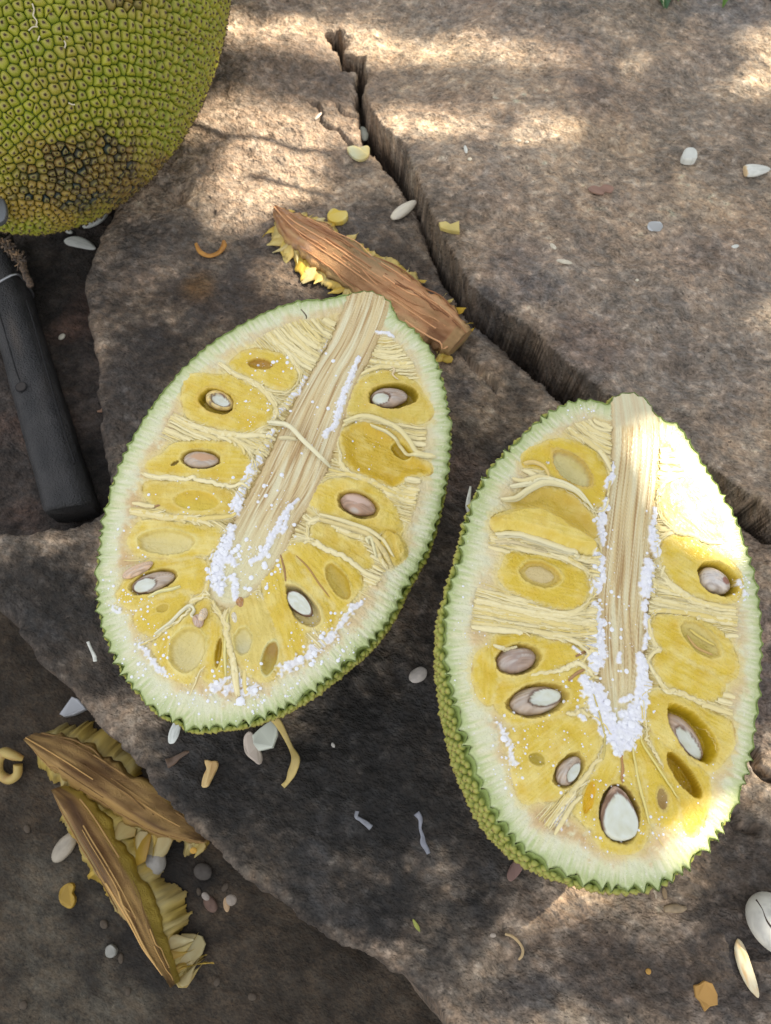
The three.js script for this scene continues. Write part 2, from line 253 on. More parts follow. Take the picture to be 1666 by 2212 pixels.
// one spine of the rind: a six sided dome that ends in a dark point
function spineGeo(seed, tall) {
  const r = rngOf(seed), pos = [], col = [], idx = [], n = 6, rings = [[1.12, -0.35, [0.13, 0.17, 0.02]], [0.98, 0.1, [0.25, 0.28, 0.04]], [0.66, 0.62, [0.37, 0.38, 0.08]], [0.26, 0.93, [0.32, 0.27, 0.06]], [0.1, 1.12, [0.045, 0.022, 0.012]]];
  const lx = (r() - 0.5) * 0.5, lz = (r() - 0.5) * 0.5, w = Array.from({ length: n }, () => 0.85 + 0.3 * r());
  rings.forEach(([s, h, c]) => { for (let i = 0; i < n; i++) { const a = i / n * 6.2832; pos.push(Math.cos(a) * s * w[i] + lx * h * h, h * tall, Math.sin(a) * s * w[i] + lz * h * h); col.push(...c); } });
  pos.push(lx * 1.3, 1.2 * tall, lz * 1.3); col.push(0.04, 0.02, 0.012);
  for (let k = 0; k < rings.length - 1; k++) for (let i = 0; i < n; i++) { const a = k * n + i, b = k * n + (i + 1) % n; idx.push(a, a + n, b, b, a + n, b + n); }
  for (let i = 0; i < n; i++) idx.push((rings.length - 1) * n + i, rings.length * n, (rings.length - 1) * n + (i + 1) % n);
  return geoOf(pos, idx, col);
}
const spines = [0, 1, 2, 3].map((i) => spineGeo(50 + i, 0.75 + 0.12 * i));

function seedMesh(parent, U, o) { // an ellipsoid seed: coat, and where the knife went through it a flat pale face with a dark rim
  const [cx, cy] = o.c, a = o.semi[0] * 0.96, b = o.semi[1] * 0.96, ang = (o.ang || 0) * Math.PI / 180, hh = o.h ?? b * 0.8, g = new THREE.SphereGeometry(1, 40, 26), r = rngOf(Math.floor(cx * 7 + cy));
  const k = r() * 50, pos = g.attributes.position, cut = o.cut, tear = o.tear || 0.12;
  const coat = o.coat || C.seedCoat;
  const cols = new Float32Array(pos.count * 3);
  for (let i = 0; i < pos.count; i++) {
    let x = pos.getX(i), y = pos.getY(i), z = pos.getZ(i);
    const n = fbm(x * 2.5 + k, z * 2.5 + y, 3, k), streak = N2(x * 1.4 + k, z * 7 + y * 5, k);
    let c = mix3(coat, [coat[0] * 1.25, coat[1] * 1.16, coat[2] * 1.05], clamp(0.5 + n + streak * 0.7)); c = mix3(c, [0.24, 0.17, 0.12], clamp(streak * 1.3)); c = mix3(c, [0.62, 0.58, 0.52], clamp(-streak * 1.4 - 0.2));
    if (o.patch) { const q = Math.hypot((x - o.patch[0]) / o.patch[2], (z - o.patch[1]) / o.patch[3]); if (y > 0) c = mix3(c, o.patch[4] || [0.55, 0.34, 0.2], sst(1.15, 0.8, q + n * 0.3)); }
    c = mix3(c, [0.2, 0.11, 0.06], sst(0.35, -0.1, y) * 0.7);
    if (cut && y > 0) {
      const q = Math.hypot((x - cut[0]) / cut[2], (z - cut[1]) / cut[3]) + 0.1 * n;
      if (q < 1.12) y = Math.min(y, (o.cutH ?? 0.72) + 0.03 * n - (q > 1 ? 0 : 0.02));
      c = mix3(c, C.brown, sst(1.26, 1.14, q) * 0.9); c = mix3(c, mix3(C.seedWhite, [0.62, 0.64, 0.5], clamp(0.4 + n)), sst(1.04, 0.96, q));
    }
    const w = 1 - tear * x;
    pos.setXYZ(i, x * a * (1 + 0.04 * n), y * hh * w * (1 + 0.05 * n), z * b * w * (1 + 0.05 * n));
    cols.set(c, i * 3);
  }
  g.setAttribute('color', new THREE.BufferAttribute(cols, 3));
  g.scale(U, U, U); g.rotateY(-ang); g.computeVertexNormals();
  const m = part('seed', g, M.satin, parent); m.position.set(cx * U, o.y * U, cy * U);
  return m;
}

function half(S) {
  const rng = rngOf(S.seed);
  const O = atPlane(S.c[0], S.c[1], S.point, S.normal), n = S.normal.clone().normalize();
  const ex = V(1, 0, 0).addScaledVector(n, -n.x).normalize(), ez = ex.clone().cross(n).normalize();
  const U = O.distanceTo(EYE) / FPX;                        // one unit of the measurements on the cut face
  const L = ([px, py]) => { const q = atPlane(px, py, O, n).sub(O); return [q.dot(ex) / U, q.dot(ez) / U]; };
  const D = S.depth / U;
  const root = thing('jackfruit_half', S.label, 'cut jackfruit', O.clone().addScaledVector(n, -S.depth));
  root.quaternion.setFromRotationMatrix(new THREE.Matrix4().makeBasis(ex, n, ez));
  const face = new THREE.Vector3(0, S.depth, 0);
  const put = (name, geo, mat, parent) => { const m = part(name, geo, mat, parent); if (parent === root) m.position.copy(face); return m; };

  const outPts = smoothClosed(S.outline.map(L), 260), out = polyOf(outPts);
  const tooth = (s) => { const t = s / S.pitch + 0.8 * N2(s / 75, 3) + 0.5 * N2(s / 31, 8), f = t - Math.floor(t), id = Math.floor(t), A = 0.84 * S.tooth(s / out.len) * (0.45 + 1.5 * Math.abs(N2(id * 0.73, 9))); const q = 1 - 2 * Math.abs(f - 0.5); return A * (q * q * 1.1 + 0.25 * q - 0.55) + 1.2 * N2(s / 9, 4); };
  const coreL = new THREE.CatmullRomCurve3(S.coreL.map(L).map((p) => V(p[0], p[1], 0)), false, 'centripetal').getPoints(50), coreR = new THREE.CatmullRomCurve3(S.coreR.map(L).map((p) => V(p[0], p[1], 0)), false, 'centripetal').getPoints(50);
  const mid = coreL.map((p, i) => [(p.x + coreR[i].x) / 2, (p.y + coreR[i].y) / 2]), wid = coreL.map((p, i) => p.distanceTo(coreR[i]) / 2);
  const cs = { a: 0, t: 0, dist: 0 };
  function core(x, y) {
    let best = 1e18;
    for (let i = 1; i < mid.length; i++) { const [ax, ay] = mid[i - 1], [bx, by] = mid[i], ux = bx - ax, uy = by - ay, l2 = ux * ux + uy * uy, t = clamp(((x - ax) * ux + (y - ay) * uy) / l2), dx = x - ax - ux * t, dy = y - ay - uy * t, d = dx * dx + dy * dy; if (d < best) { best = d; const l = Math.sqrt(l2), w = lerp(wid[i - 1], wid[i], t); cs.t = (i - 1 + t) / (mid.length - 1); const q = Math.sqrt(d), side = (dx * uy - dy * ux) > 0 ? 1 : -1; cs.a = side * q / Math.max(w, 1); cs.dist = q - w + 3.5 * N2(x / 11, y / 11, 81) + 1.8 * N2(x / 4, y / 4, 83); } }
    return cs;
  }
  const arils = S.arils.map((q, i) => {
    const p = smoothClosed(q.p.map(L), 48), P = polyOf(p); let mx = 0, my = 0; for (const [x, y] of p) { mx += x / 48; my += y / 48; }
    let sxx = 0, sxy = 0, syy = 0; for (const [x, y] of p) { sxx += (x - mx) ** 2; sxy += (x - mx) * (y - my); syy += (y - my) ** 2; }
    const th = 0.5 * Math.atan2(2 * sxy, sxx - syy), holes = (q.holes || []).map((h) => ({ ...h, c: L(h.c), a: (h.ang || 0) * Math.PI / 180 }));
    return { ...q, P, mx, my, th, holes, k: i * 13.7, tone: rng() };
  });
  // ---- evaluate the face on a grid
  const st = 1.9, x0 = out.x0 - 24, y0 = out.y0 - 24, nx = Math.ceil((out.x1 - out.x0 + 48) / st), ny = Math.ceil((out.y1 - out.y0 + 48) / st), NN = nx * ny;
  const d0 = new Float32Array(NN), LX = new Float32Array(NN), dd = new Float32Array(NN), arc = new Float32Array(NN), ad = new Float32Array(NN), aid = new Int16Array(NN), ct = new Float32Array(NN), ca = new Float32Array(NN), cd = new Float32Array(NN), PX = new Float32Array(NN), PY = new Float32Array(NN), HH = new Float32Array(NN);
  for (let j = 0; j < ny; j++) for (let i = 0; i < nx; i++) {
    const k = j * nx + i, x = x0 + i * st, y = y0 + j * st; PX[k] = x; PY[k] = y;
    const d = inside(out, x, y); arc[k] = hit.s; d0[k] = d; dd[k] = d + (d < 40 ? tooth(hit.s) : 0);
    if (d < -30) { ad[k] = -99; aid[k] = -1; continue; }
    const c = core(x, y); ct[k] = c.t; ca[k] = c.a; cd[k] = c.dist;
    let best = -99, id = -1; const wx = x + 3.0 * N2(x / 30, y / 30, 8) + 1.0 * N2(x / 8, y / 8, 2), wy = y + 3.0 * N2(x / 30, y / 30, 18) + 1.0 * N2(x / 8, y / 8, 12);
    for (let q = 0; q < arils.length; q++) { const P = arils[q].P; if (x < P.x0 - 60 || x > P.x1 + 60 || y < P.y0 - 60 || y > P.y1 + 60) continue; const e = inside(P, wx, wy) + 5.5; if (e > best) { best = e; id = q; } }
    ad[k] = best; aid[k] = best > 0 && !(cd[k] < -3) ? id : -1;
  }
  for (const s of S.latex) for (let i = 1; i < s.length; i++) {
    const a = L(s[i - 1]), b = L(s[i]), wa = s[i - 1][2], wb = s[i][2], m = Math.max(wa, wb) + 6, i0 = Math.max(0, Math.floor((Math.min(a[0], b[0]) - m - x0) / st)), i1 = Math.min(nx - 1, Math.ceil((Math.max(a[0], b[0]) + m - x0) / st)), j0 = Math.max(0, Math.floor((Math.min(a[1], b[1]) - m - y0) / st)), j1 = Math.min(ny - 1, Math.ceil((Math.max(a[1], b[1]) + m - y0) / st));
    for (let j = j0; j <= j1; j++) for (let q = i0; q <= i1; q++) { const x = x0 + q * st, y = y0 + j * st, ex = b[0] - a[0], ey = b[1] - a[1], t = clamp(((x - a[0]) * ex + (y - a[1]) * ey) / (ex * ex + ey * ey || 1)), w = lerp(wa, wb, t) * 0.5, dist = Math.hypot(x - a[0] - ex * t, y - a[1] - ey * t), v = 1.02 - dist / w + 0.62 * N2(x / 15, y / 15, 61) + 0.5 * N2(x / 6.5, y / 6.5, 63) + (s.solid ? 0.3 : s.soft ? -0.5 : -0.1); const k = j * nx + q; if (v > LX[k] && dd[k] > 8) LX[k] = Math.min(v, s.soft ? 0.2 : 1); }
  }
  const band = S.band;
  const region = new Int16Array(NN); // 0 rind, 1 core, 2 rag, 3+ bulbs
  const COL = new Float32Array(NN * 3), PUT = [];
  for (let k = 0; k < NN; k++) {
    if (dd[k] < -8) { region[k] = -1; continue; }
    const x = PX[k], y = PY[k], d = dd[k], s = arc[k], u = s / out.len, dc = lerp(d, d0[k] + 3 * N2(s / 11, d / 30, 12), sst(2, 14, d));
    const nl = fbm(x / 45, y / 45, 3, 5), ns = fbm(x / 13, y / 13, 3, 7), nf = N2(x / 4.2, y / 4.2, 9);
    let h = 0, c; const B = band(u) + 9 * N2(s / 40, 1) + 5 * N2(s / 13, 6);
    if (aid[k] >= 0 && d > 26) {
      const A = arils[aid[k]], e = ad[k], ux = (x - A.mx) * Math.cos(A.th) + (y - A.my) * Math.sin(A.th), uy = -(x - A.mx) * Math.sin(A.th) + (y - A.my) * Math.cos(A.th);
      region[k] = 3 + aid[k];
      const fib = fbm(ux / 60 + A.k, uy / 5 + A.k, 3, A.k);
      c = mix3(A.col || C.yellow, C.pale, clamp(0.2 + 0.75 * nl + 0.45 * fib + (A.tone - 0.5) * 0.6)); c = mix3(c, C.gold, clamp(0.12 + 0.7 * fbm(x / 34 + 9, y / 34, 2, A.k)) * 0.7);
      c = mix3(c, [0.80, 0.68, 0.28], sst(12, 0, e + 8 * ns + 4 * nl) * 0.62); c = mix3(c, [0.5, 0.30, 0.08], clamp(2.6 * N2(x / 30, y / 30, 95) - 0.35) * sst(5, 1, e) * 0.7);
      if (nf > 0.45 && ns > 0.15) c = mix3(c, [0.8, 0.74, 0.42], 0.2);
      h = (A.raise || 0) * sst(0, A.soft || 26, e) - 2.4 * clamp(0.1 + 2 * N2(x / 38, y / 38, 91)) * Math.exp(-((e / 2.6) ** 2)) + 2.2 * sst(0, 24, e) + 4 * nl + 0.9 * fib + 0.4 * nf;
      if (A.dish) h -= A.dish * sst(0, 34, e + 8 * nl);
      for (const o of A.holes) {
        const px = x - o.c[0], py = y - o.c[1], qx = (px * Math.cos(o.a) + py * Math.sin(o.a)) / o.semi[0], qy = (-px * Math.sin(o.a) + py * Math.cos(o.a)) / o.semi[1], r = Math.sqrt(qx * qx + qy * qy) * (1 + 0.09 * N2(Math.cos(Math.atan2(qy, qx)) * 1.6 + o.c[0], Math.sin(Math.atan2(qy, qx)) * 1.6, o.c[1]) + 0.05 * N2(x / 7, y / 7, 3)), m = Math.min(o.semi[0], o.semi[1]);
        if (r < 1.7) {
          const lip = Math.exp(-(((r - 1.08) / 0.09) ** 2));
          h += lip * m * 0.07;
          c = mix3(c, o.rim || C.pale, Math.exp(-(((r - 1.1) / 0.13) ** 2)) * 0.55);
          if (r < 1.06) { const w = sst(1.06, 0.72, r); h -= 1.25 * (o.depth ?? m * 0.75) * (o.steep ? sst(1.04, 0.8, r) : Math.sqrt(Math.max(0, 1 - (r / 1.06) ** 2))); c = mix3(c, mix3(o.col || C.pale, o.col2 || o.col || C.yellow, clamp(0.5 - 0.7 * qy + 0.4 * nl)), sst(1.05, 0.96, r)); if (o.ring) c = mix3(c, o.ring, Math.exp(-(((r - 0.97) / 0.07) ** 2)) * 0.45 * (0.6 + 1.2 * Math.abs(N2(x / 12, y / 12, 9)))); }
          else if (o.halo) c = mix3(c, o.halo, sst(1.6, 1.1, r) * 0.5);
        }
      }
    } else if (cd[k] < 0 && d > 2) {
      region[k] = 1;
      const a = ca[k], t = ct[k], w = 1 - Math.abs(a), str = fbm(a * 6.5 + 2 * N2(t * 3, 2), t * 3.2, 4, 31), str2 = 0.8 * N2(a * 17 + t * 6.3, t * 3.1 - a * 1.7, 33) + 0.6 * N2(a * 29 - t * 4.1 + 0.37, t * 4.3 + a * 2.9, 38), pale = fbm(a * 2.2, t * 4.5, 3, 35), fine = N2(a * 38 + t * 13.7, t * 6.1 - a * 4.3, 61);
      c = mix3([0.70, 0.57, 0.30], [0.74, 0.68, 0.44], clamp(0.4 + 1.3 * pale)); c = mix3(c, C.tan, clamp(0.28 + 1.9 * str)); c = mix3(c, C.bark, clamp(2.0 * str2 + 1.3 * str - 0.25) * 0.95 * sst(0.95, 0.75, t)); c = mix3(c, [0.82, 0.78, 0.54], clamp(-2.0 * str2 - 0.2) * 0.75); c = mix3(c, [0.5, 0.33, 0.16], sst(0.16, 0.02, w) * 0.6); c = mix3(c, [0.74, 0.7, 0.42], sst(0.72, 1, t) * 0.8);
      c = c.map((v) => v * (1 + 0.12 * fine));
      if (S.coreTop) c = S.coreTop(c, t, a, x, y);
      h = 1.0 * str + 0.6 * str2 + 0.4 * fine - 1.8 * sst(0.12, 0, w) - 0.6; c = mix3(c, [0.66, 0.52, 0.26], sst(0.22, 0.03, w + 0.12 * ns) * 0.6);
    } else if (d < B) {
      region[k] = 0;
      const ray = fbm(s / 7, d / 60, 3, 41), ray2 = N2(s / 3.2, d / 26, 43), g = 8 + S.greenW(u) * (0.6 + 0.7 * ray + 0.5 * ray2);
      c = mix3(C.white, C.cream, clamp(0.15 + 0.5 * nl + sst(0.35, 1.0, d / B) * 0.6 + 0.5 * ray)); c = mix3(c, [0.57, 0.64, 0.34], clamp(0.35 + 0.9 * ray) * sst(58, 20, dc)); c = mix3(c, C.green, sst(g * 1.7 + 2, 0, dc) * 0.72); c = mix3(c, C.deep, sst(3, -2, d) * 0.2); c = mix3(c, [0.24, 0.13, 0.05], clamp(sst(2.5, -3, d) * (0.45 + 1.6 * N2(s / 8, 71))));
      const pk = sst(B * 0.4, B * 0.74, d + 14 * nl) * S.pink(u) * clamp(0.95 + 1.1 * ns + 0.9 * nl); c = mix3(c, C.pink, clamp(pk)); c = mix3(c, [0.76, 0.62, 0.28], sst(B * 0.84, B, d) * 0.75);
      if (nf > 0.5 && N2(x / 5 + 40, y / 5) > 0.1) c = mix3(c, [0.85, 0.86, 0.8], 0.5);
      h = 1.3 * ray + 0.7 * ray2 + 1.6 * ns * sst(20, 60, d) - 5 * sst(9, -2, d) + 1.2 * nl;
    } else {
      region[k] = 2;
      const edge = sst(B + 22, B, d), fl = fbm(cd[k] / 70, s / 4.5, 3, 55);
      c = mix3(C.creamShade, C.cream, clamp(0.35 + 0.8 * fl + 0.3 * nl + 0.4 * edge)); c = mix3(c, C.pink, clamp(S.pink(u) * edge * (0.2 + ns) * 0.6)); c = mix3(c, [0.74, 0.60, 0.22], 0.35); c = mix3(c, [0.50, 0.36, 0.18], sst(14, 0, cd[k]) * 0.6); c = mix3(c, C.yellow, clamp(0.6 * nl + 0.05) * 0.5);  // darker cream paints the shadow between fibres into the rag
      c = mix3(c, [0.80, 0.74, 0.45], sst(-9, -2, ad[k]) * 0.75); h = -5.5 * (1 - edge) * sst(-2, -16, ad[k]) - 0.5 + 2.6 * fl + 1.2 * ns - 1.2 * Math.exp(-((ad[k] / 2.4) ** 2));
    }
    if ((region[k] === 2 || region[k] === 0) && d > 34) c = mix3(c, [0.77, 0.65, 0.25], sst(-20, -1, ad[k] + 6 * ns) * 0.55);
    if (LX[k] > 0) { const q = LX[k]; h = Math.max(h, -1) + 6 * Math.sqrt(q) + 2.2 * N2(x / 7, y / 7, 21) + 0.8 * N2(x / 3, y / 3, 23); const f = 0.96 + 0.05 * ns; c = mix3(c, [0.83 * f, 0.845 * f, 0.86], sst(0, 0.26, q)); region[k] = 999; }

    if (S.extra) { const r = S.extra({ x, y, h, c, d, B, u, nl, ns, nf, ca: ca[k], ct: ct[k], region: region[k] }); h = r[0]; c = r[1]; }
    HH[k] = h; COL[3 * k] = clamp(c[0], 0.005, 0.86); COL[3 * k + 1] = clamp(c[1], 0.005, 0.86); COL[3 * k + 2] = clamp(c[2], 0.003, 0.86);
  }
  { // each run of latex is a part of its own; the small ones are joined
    const comp = [], seen = new Uint8Array(NN);
    for (let k = 0; k < NN; k++) if (region[k] === 999 && !seen[k]) { const st2 = [k], list = []; seen[k] = 1; while (st2.length) { const q = st2.pop(); list.push(q); for (const e of [q - 1, q + 1, q - nx, q + nx, q - nx - 1, q - nx + 1, q + nx - 1, q + nx + 1]) if (region[e] === 999 && !seen[e]) { seen[e] = 1; st2.push(e); } } comp.push(list); }
    comp.sort((a, b) => b.length - a.length); comp.forEach((l, i) => { const r = l.length > 90 ? 1000 + i : 998; for (const k of l) region[k] = r; });
  }
  const height = (x, y) => { const i = clamp(Math.round((x - x0) / st), 0, nx - 1), j = clamp(Math.round((y - y0) / st), 0, ny - 1); return HH[j * nx + i]; };
  // move the rim vertices onto the outline
  const QX = PX.slice(), QY = PY.slice();
  for (let j = 1; j < ny - 1; j++) for (let i = 1; i < nx - 1; i++) { const k = j * nx + i; if (dd[k] < 0 && dd[k] > -2 * st) { let gx = dd[k + 1] - dd[k - 1], gy = dd[k + nx] - dd[k - nx]; const l = Math.hypot(gx, gy) || 1; QX[k] += gx / l * -dd[k]; QY[k] += gy / l * -dd[k]; HH[k] = Math.min(HH[k], -2); } }
  const NX = new Float32Array(NN), NY = new Float32Array(NN), NZ = new Float32Array(NN);
  for (let j = 1; j < ny - 1; j++) for (let i = 1; i < nx - 1; i++) { const k = j * nx + i, gx = (HH[k + 1] - HH[k - 1]) / (2 * st), gy = (HH[k + nx] - HH[k - nx]) / (2 * st), l = Math.hypot(gx, gy, 1); NX[k] = -gx / l; NY[k] = 1 / l; NZ[k] = -gy / l; }
  const bag = new Map(), bagOf = (r) => { let b = bag.get(r); if (!b) bag.set(r, b = { pos: [], col: [], nor: [], uv: [], idx: [], id: new Map() }); return b; };
  const vert = (b, k) => { let v = b.id.get(k); if (v === undefined) { v = b.pos.length / 3; b.id.set(k, v); b.pos.push(QX[k] * U, HH[k] * U, QY[k] * U); b.col.push(COL[3 * k], COL[3 * k + 1], COL[3 * k + 2]); b.nor.push(NX[k], NY[k], NZ[k]); b.uv.push(PX[k] * U / 0.06, PY[k] * U / 0.06); } return v; };
  for (let j = 1; j < ny - 2; j++) for (let i = 1; i < nx - 2; i++) {
    const a = j * nx + i, b = a + 1, c = a + nx, e = c + 1; if (Math.min(dd[a], dd[b], dd[c], dd[e]) < -1.9 * st || Math.max(dd[a], dd[b], dd[c], dd[e]) < 0) continue;
    const r = Math.max(0, region[a]), g = bagOf(r); g.idx.push(vert(g, a), vert(g, c), vert(g, b), vert(g, b), vert(g, c), vert(g, e));
  }
  const geoBag = (b) => geoOf(b.pos, b.idx, b.col, b.nor, b.uv);
  // ---- outer wall of the rind, from the toothed rim round to the flat underside
  const R0 = 900, rings = [0, 0.02, 0.05, 0.1, 0.16, 0.24, 0.34, 0.46, 0.6, 0.75, 0.88, 0.97, 1.0], wall = { pos: [], col: [], uv: [], idx: [] };
  const bodyAt = (q, t) => { // q 0..1 round the rim, t 0..1 down
    const f = q * out.n, i = Math.floor(f) % out.n, w = f - Math.floor(f), x = lerp(out.X[i], out.X[(i + 1) % out.n], w), y = lerp(out.Y[i], out.Y[(i + 1) % out.n], w), th = Math.atan2(y, x), t0 = S.bulge(th), m = (t - t0) / (1 - t0), m0 = t0 / (1 - t0);
    const s = Math.sqrt(Math.max(0.02, 1 - m * m * 0.93)) / Math.sqrt(1 - m0 * m0 * 0.93);
    return [x * s, -t * D, y * s, lerp(out.L[i], out.L[i + 1], w)];
  };
  rings.forEach((t, r) => { for (let i = 0; i < R0; i++) {
    const [x, y, z, s] = bodyAt(i / R0, t), l = Math.hypot(x, z) || 1, k = r === 0 ? 1 : sst(0.12, 0.02, t), off = tooth(s) * k - (r === 0 ? 0 : 1) + 2 * N2(x / 12, z / 12, y / 12);
    wall.pos.push((x + x / l * off) * U, (y - (r === 0 ? 1.2 : 0)) * U, (z + z / l * off) * U); wall.col.push(...(r < 2 ? mix3(C.green, C.deep, 0.3) : [0.12, 0.16, 0.03])); wall.uv.push(s * U / 0.06, y * U / 0.06);
  } });
  for (let r = 0; r < rings.length - 1; r++) for (let i = 0; i < R0; i++) { const a = r * R0 + i, b = r * R0 + (i + 1) % R0; wall.idx.push(a, a + R0, b, b, a + R0, b + R0); }
  { const c0 = wall.pos.length / 3; wall.pos.push(0, -D * U, 0); wall.col.push(0.1, 0.14, 0.03); wall.uv.push(0, 0); for (let i = 0; i < R0; i++) wall.idx.push((rings.length - 1) * R0 + i, c0, (rings.length - 1) * R0 + (i + 1) % R0); }
  const turn = wall.idx.slice(); { // face outwards
    const g = geoOf(wall.pos, turn, wall.col, null, wall.uv), nn = g.attributes.normal, p = g.attributes.position, k = Math.floor(R0 * 0.1) + 6 * R0; if (nn.getX(k) * p.getX(k) + nn.getZ(k) * p.getZ(k) < 0) for (let i = 0; i < turn.length; i += 3) [turn[i + 1], turn[i + 2]] = [turn[i + 2], turn[i + 1]];
  }
  const rindGeo = mergeGeometries([geoBag(bag.get(0)), geoOf(wall.pos, turn, wall.col, null, wall.uv)]);
  const rind = put('rind', rindGeo, M.flesh, root); rind.userData.label = S.rindLabel;
  put('core', geoBag(bag.get(1)), M.flesh, root);
  if (bag.get(2)) put('rag', geoBag(bag.get(2)), M.flesh, root);
  for (const [r, b] of bag) if (r >= 998) { const m = put('latex', geoBag(b), M.latexSkin, root); if (r === 998) m.userData.kind = 'stuff'; }
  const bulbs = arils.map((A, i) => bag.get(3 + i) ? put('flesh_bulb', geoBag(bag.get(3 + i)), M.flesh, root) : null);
  for (const s of S.seeds) { const p = bulbs[s.in] ?? root, c = L(s.c); const m = seedMesh(p, U, { ...s, c, y: s.y ?? height(c[0], c[1]) + s.semi[1] * 0.55 }); if (p === root) m.position.y += S.depth; if (s.label) m.userData.label = s.label; }
  // ---- spines of the rind under the rim
  const spots = [];
  for (const [t, seedQ] of [[0.07, 0], [0.115, 0.5], [0.16, 0], [0.22, 0.5], [0.255, 0], [0.3, 0.5], [0.35, 0], [0.4, 0.5], [0.46, 0], [0.53, 0.5], [0.6, 0]]) {
    const m = Math.round(out.len / 16);
    for (let i = 0; i < m; i++) { const q = ((i + seedQ + (rng() - 0.5) * 0.45) / m + 1) % 1, tt = t + (rng() - 0.5) * 0.03, a = bodyAt(q, tt), b = bodyAt((q + 0.002) % 1, tt), c = bodyAt(q, tt + 0.02); const p = V(...a.slice(0, 3)), nn = V(b[0] - a[0], b[1] - a[1], b[2] - a[2]).cross(V(c[0] - a[0], c[1] - a[1], c[2] - a[2])).normalize(); if (nn.x * p.x + nn.z * p.z < 0) nn.negate(); const w = p.clone().multiplyScalar(U).add(face).applyQuaternion(root.quaternion).add(root.position), wn = nn.clone().applyQuaternion(root.quaternion), view = EYE.clone().sub(w).normalize(); spots.push({ p, nn, see: wn.dot(view) + 0.3 - tt * 0.9, sc: (S.spineSize || 10.5) * (0.9 + 0.3 * rng()), v: Math.floor(rng() * 4), spin: rng() * 6.28 }); }
  }
  spots.sort((a, b) => b.see - a.see);
  const qd = new THREE.Quaternion(), tw = new THREE.Quaternion(), restG = [];
  spots.forEach((s, i) => { qd.setFromUnitVectors(UP, s.nn); tw.setFromAxisAngle(UP, s.spin); qd.multiply(tw); if (i < S.spineParts) { const m = put('spine', spines[s.v], M.rind, rind); m.position.set(s.p.x * U, s.p.y * U, s.p.z * U); m.quaternion.copy(qd); m.scale.setScalar(s.sc * U); } else restG.push(s); });
  for (let v = 0; v < 1; v++) { const im = new THREE.InstancedMesh(spines[v], M.rind, restG.length), m4 = new THREE.Matrix4(); restG.forEach((s, i) => { qd.setFromUnitVectors(UP, s.nn); tw.setFromAxisAngle(UP, s.spin); qd.multiply(tw); m4.compose(s.p.clone().multiplyScalar(U), qd, V(1, 1, 1).multiplyScalar(s.sc * U)); im.setMatrixAt(i, m4); }); im.name = 'spine'; im.userData.kind = 'stuff'; im.castShadow = im.receiveShadow = true; rind.add(im); }
  // ---- fibres of the rag: they run from core to rind and part round the bulbs
  const G = (F, x, y) => { const fx = clamp((x - x0) / st, 0, nx - 2), fy = clamp((y - y0) / st, 0, ny - 2), i = Math.floor(fx), j = Math.floor(fy), a = fx - i, b = fy - j, k = j * nx + i; return lerp(lerp(F[k], F[k + 1], a), lerp(F[k + nx], F[k + nx + 1], a), b); };
  const phi = (x, y) => { const c = Math.max(0, G(cd, x, y)), r = Math.max(1, G(dd, x, y)); return c / (c + r); };
  const flow = (x, y) => {
    const e = 5; let vx = phi(x + e, y) - phi(x - e, y), vy = phi(x, y + e) - phi(x, y - e), l = Math.hypot(vx, vy) || 1; vx /= l; vy /= l;
    const a = G(ad, x, y);
    if (a > -9) { let gx = G(ad, x + 3, y) - G(ad, x - 3, y), gy = G(ad, x, y + 3) - G(ad, x, y - 3); l = Math.hypot(gx, gy) || 1; gx /= l; gy /= l; const w = vx * gx + vy * gy; if (w > 0) { vx -= w * gx; vy -= w * gy; } if (a > -1.5) { vx -= gx * 0.7; vy -= gy * 0.7; } l = Math.hypot(vx, vy) || 1; vx /= l; vy /= l; }
    return [vx, vy];
  };
  const fib = { pos: [], col: [], idx: [] };
  const strand = (line, r, col, lift, sink = fib) => {
    const M0 = sink.pos.length / 3, K = 5;
    line.forEach(([x, y], i) => {
      const a = line[Math.max(0, i - 1)], b = line[Math.min(line.length - 1, i + 1)], tx = b[0] - a[0], ty = b[1] - a[1], l = Math.hypot(tx, ty) || 1, sx = -ty / l, sy = tx / l, w = r * (0.35 + 0.65 * Math.sin(Math.PI * clamp((i + 0.6) / line.length)) ** 0.5), h = height(x, y) + (typeof lift === 'function' ? lift(i / (line.length - 1)) : lift);
      for (let k = 0; k < K; k++) { const t = Math.PI * (k / (K - 1)); const cx = Math.cos(t) * w, cy = Math.sin(t) * w * 0.46 - 0.7; sink.pos.push((x + sx * cx) * U, (h + cy) * U, (y + sy * cx) * U); const f = 0.78 + 0.3 * Math.sin(t); sink.col.push(col[0] * f, col[1] * f, col[2] * f); }
    });
    for (let i = 0; i < line.length - 1; i++) for (let k = 0; k < K - 1; k++) { const a = M0 + i * K + k, b = a + K; sink.idx.push(a, a + 1, b, b, a + 1, b + 1); }
  };
  let made = 0;
  for (let tries = 0; tries < 14000 && made < S.fibres; tries++) {
    const k = Math.floor(rng() * NN); if (region[k] !== 2 || dd[k] < 40) continue;
    let p = [PX[k], PY[k]], fw = [], bw = [];
    const go = (sgn, list) => { let [x, y] = p, hx = 0, hy = 0; for (let i = 0; i < 46; i++) { const [vx, vy] = flow(x, y); hx = i ? hx * 0.55 + vx * 0.45 : vx; hy = i ? hy * 0.55 + vy * 0.45 : vy; x += hx * 6 * sgn; y += hy * 6 * sgn; const d = G(dd, x, y), c = G(cd, x, y), a = G(ad, x, y); if (d < S.stop || c < 1 || a > 5) break; list.push([x + 1.6 * N2(x / 17, y / 17, tries), y + 1.6 * N2(x / 17, y / 17, tries + 5)]); } };
    go(1, fw); go(-1, bw);
    const line = [...bw.reverse(), p, ...fw]; if (line.length < 5) continue;
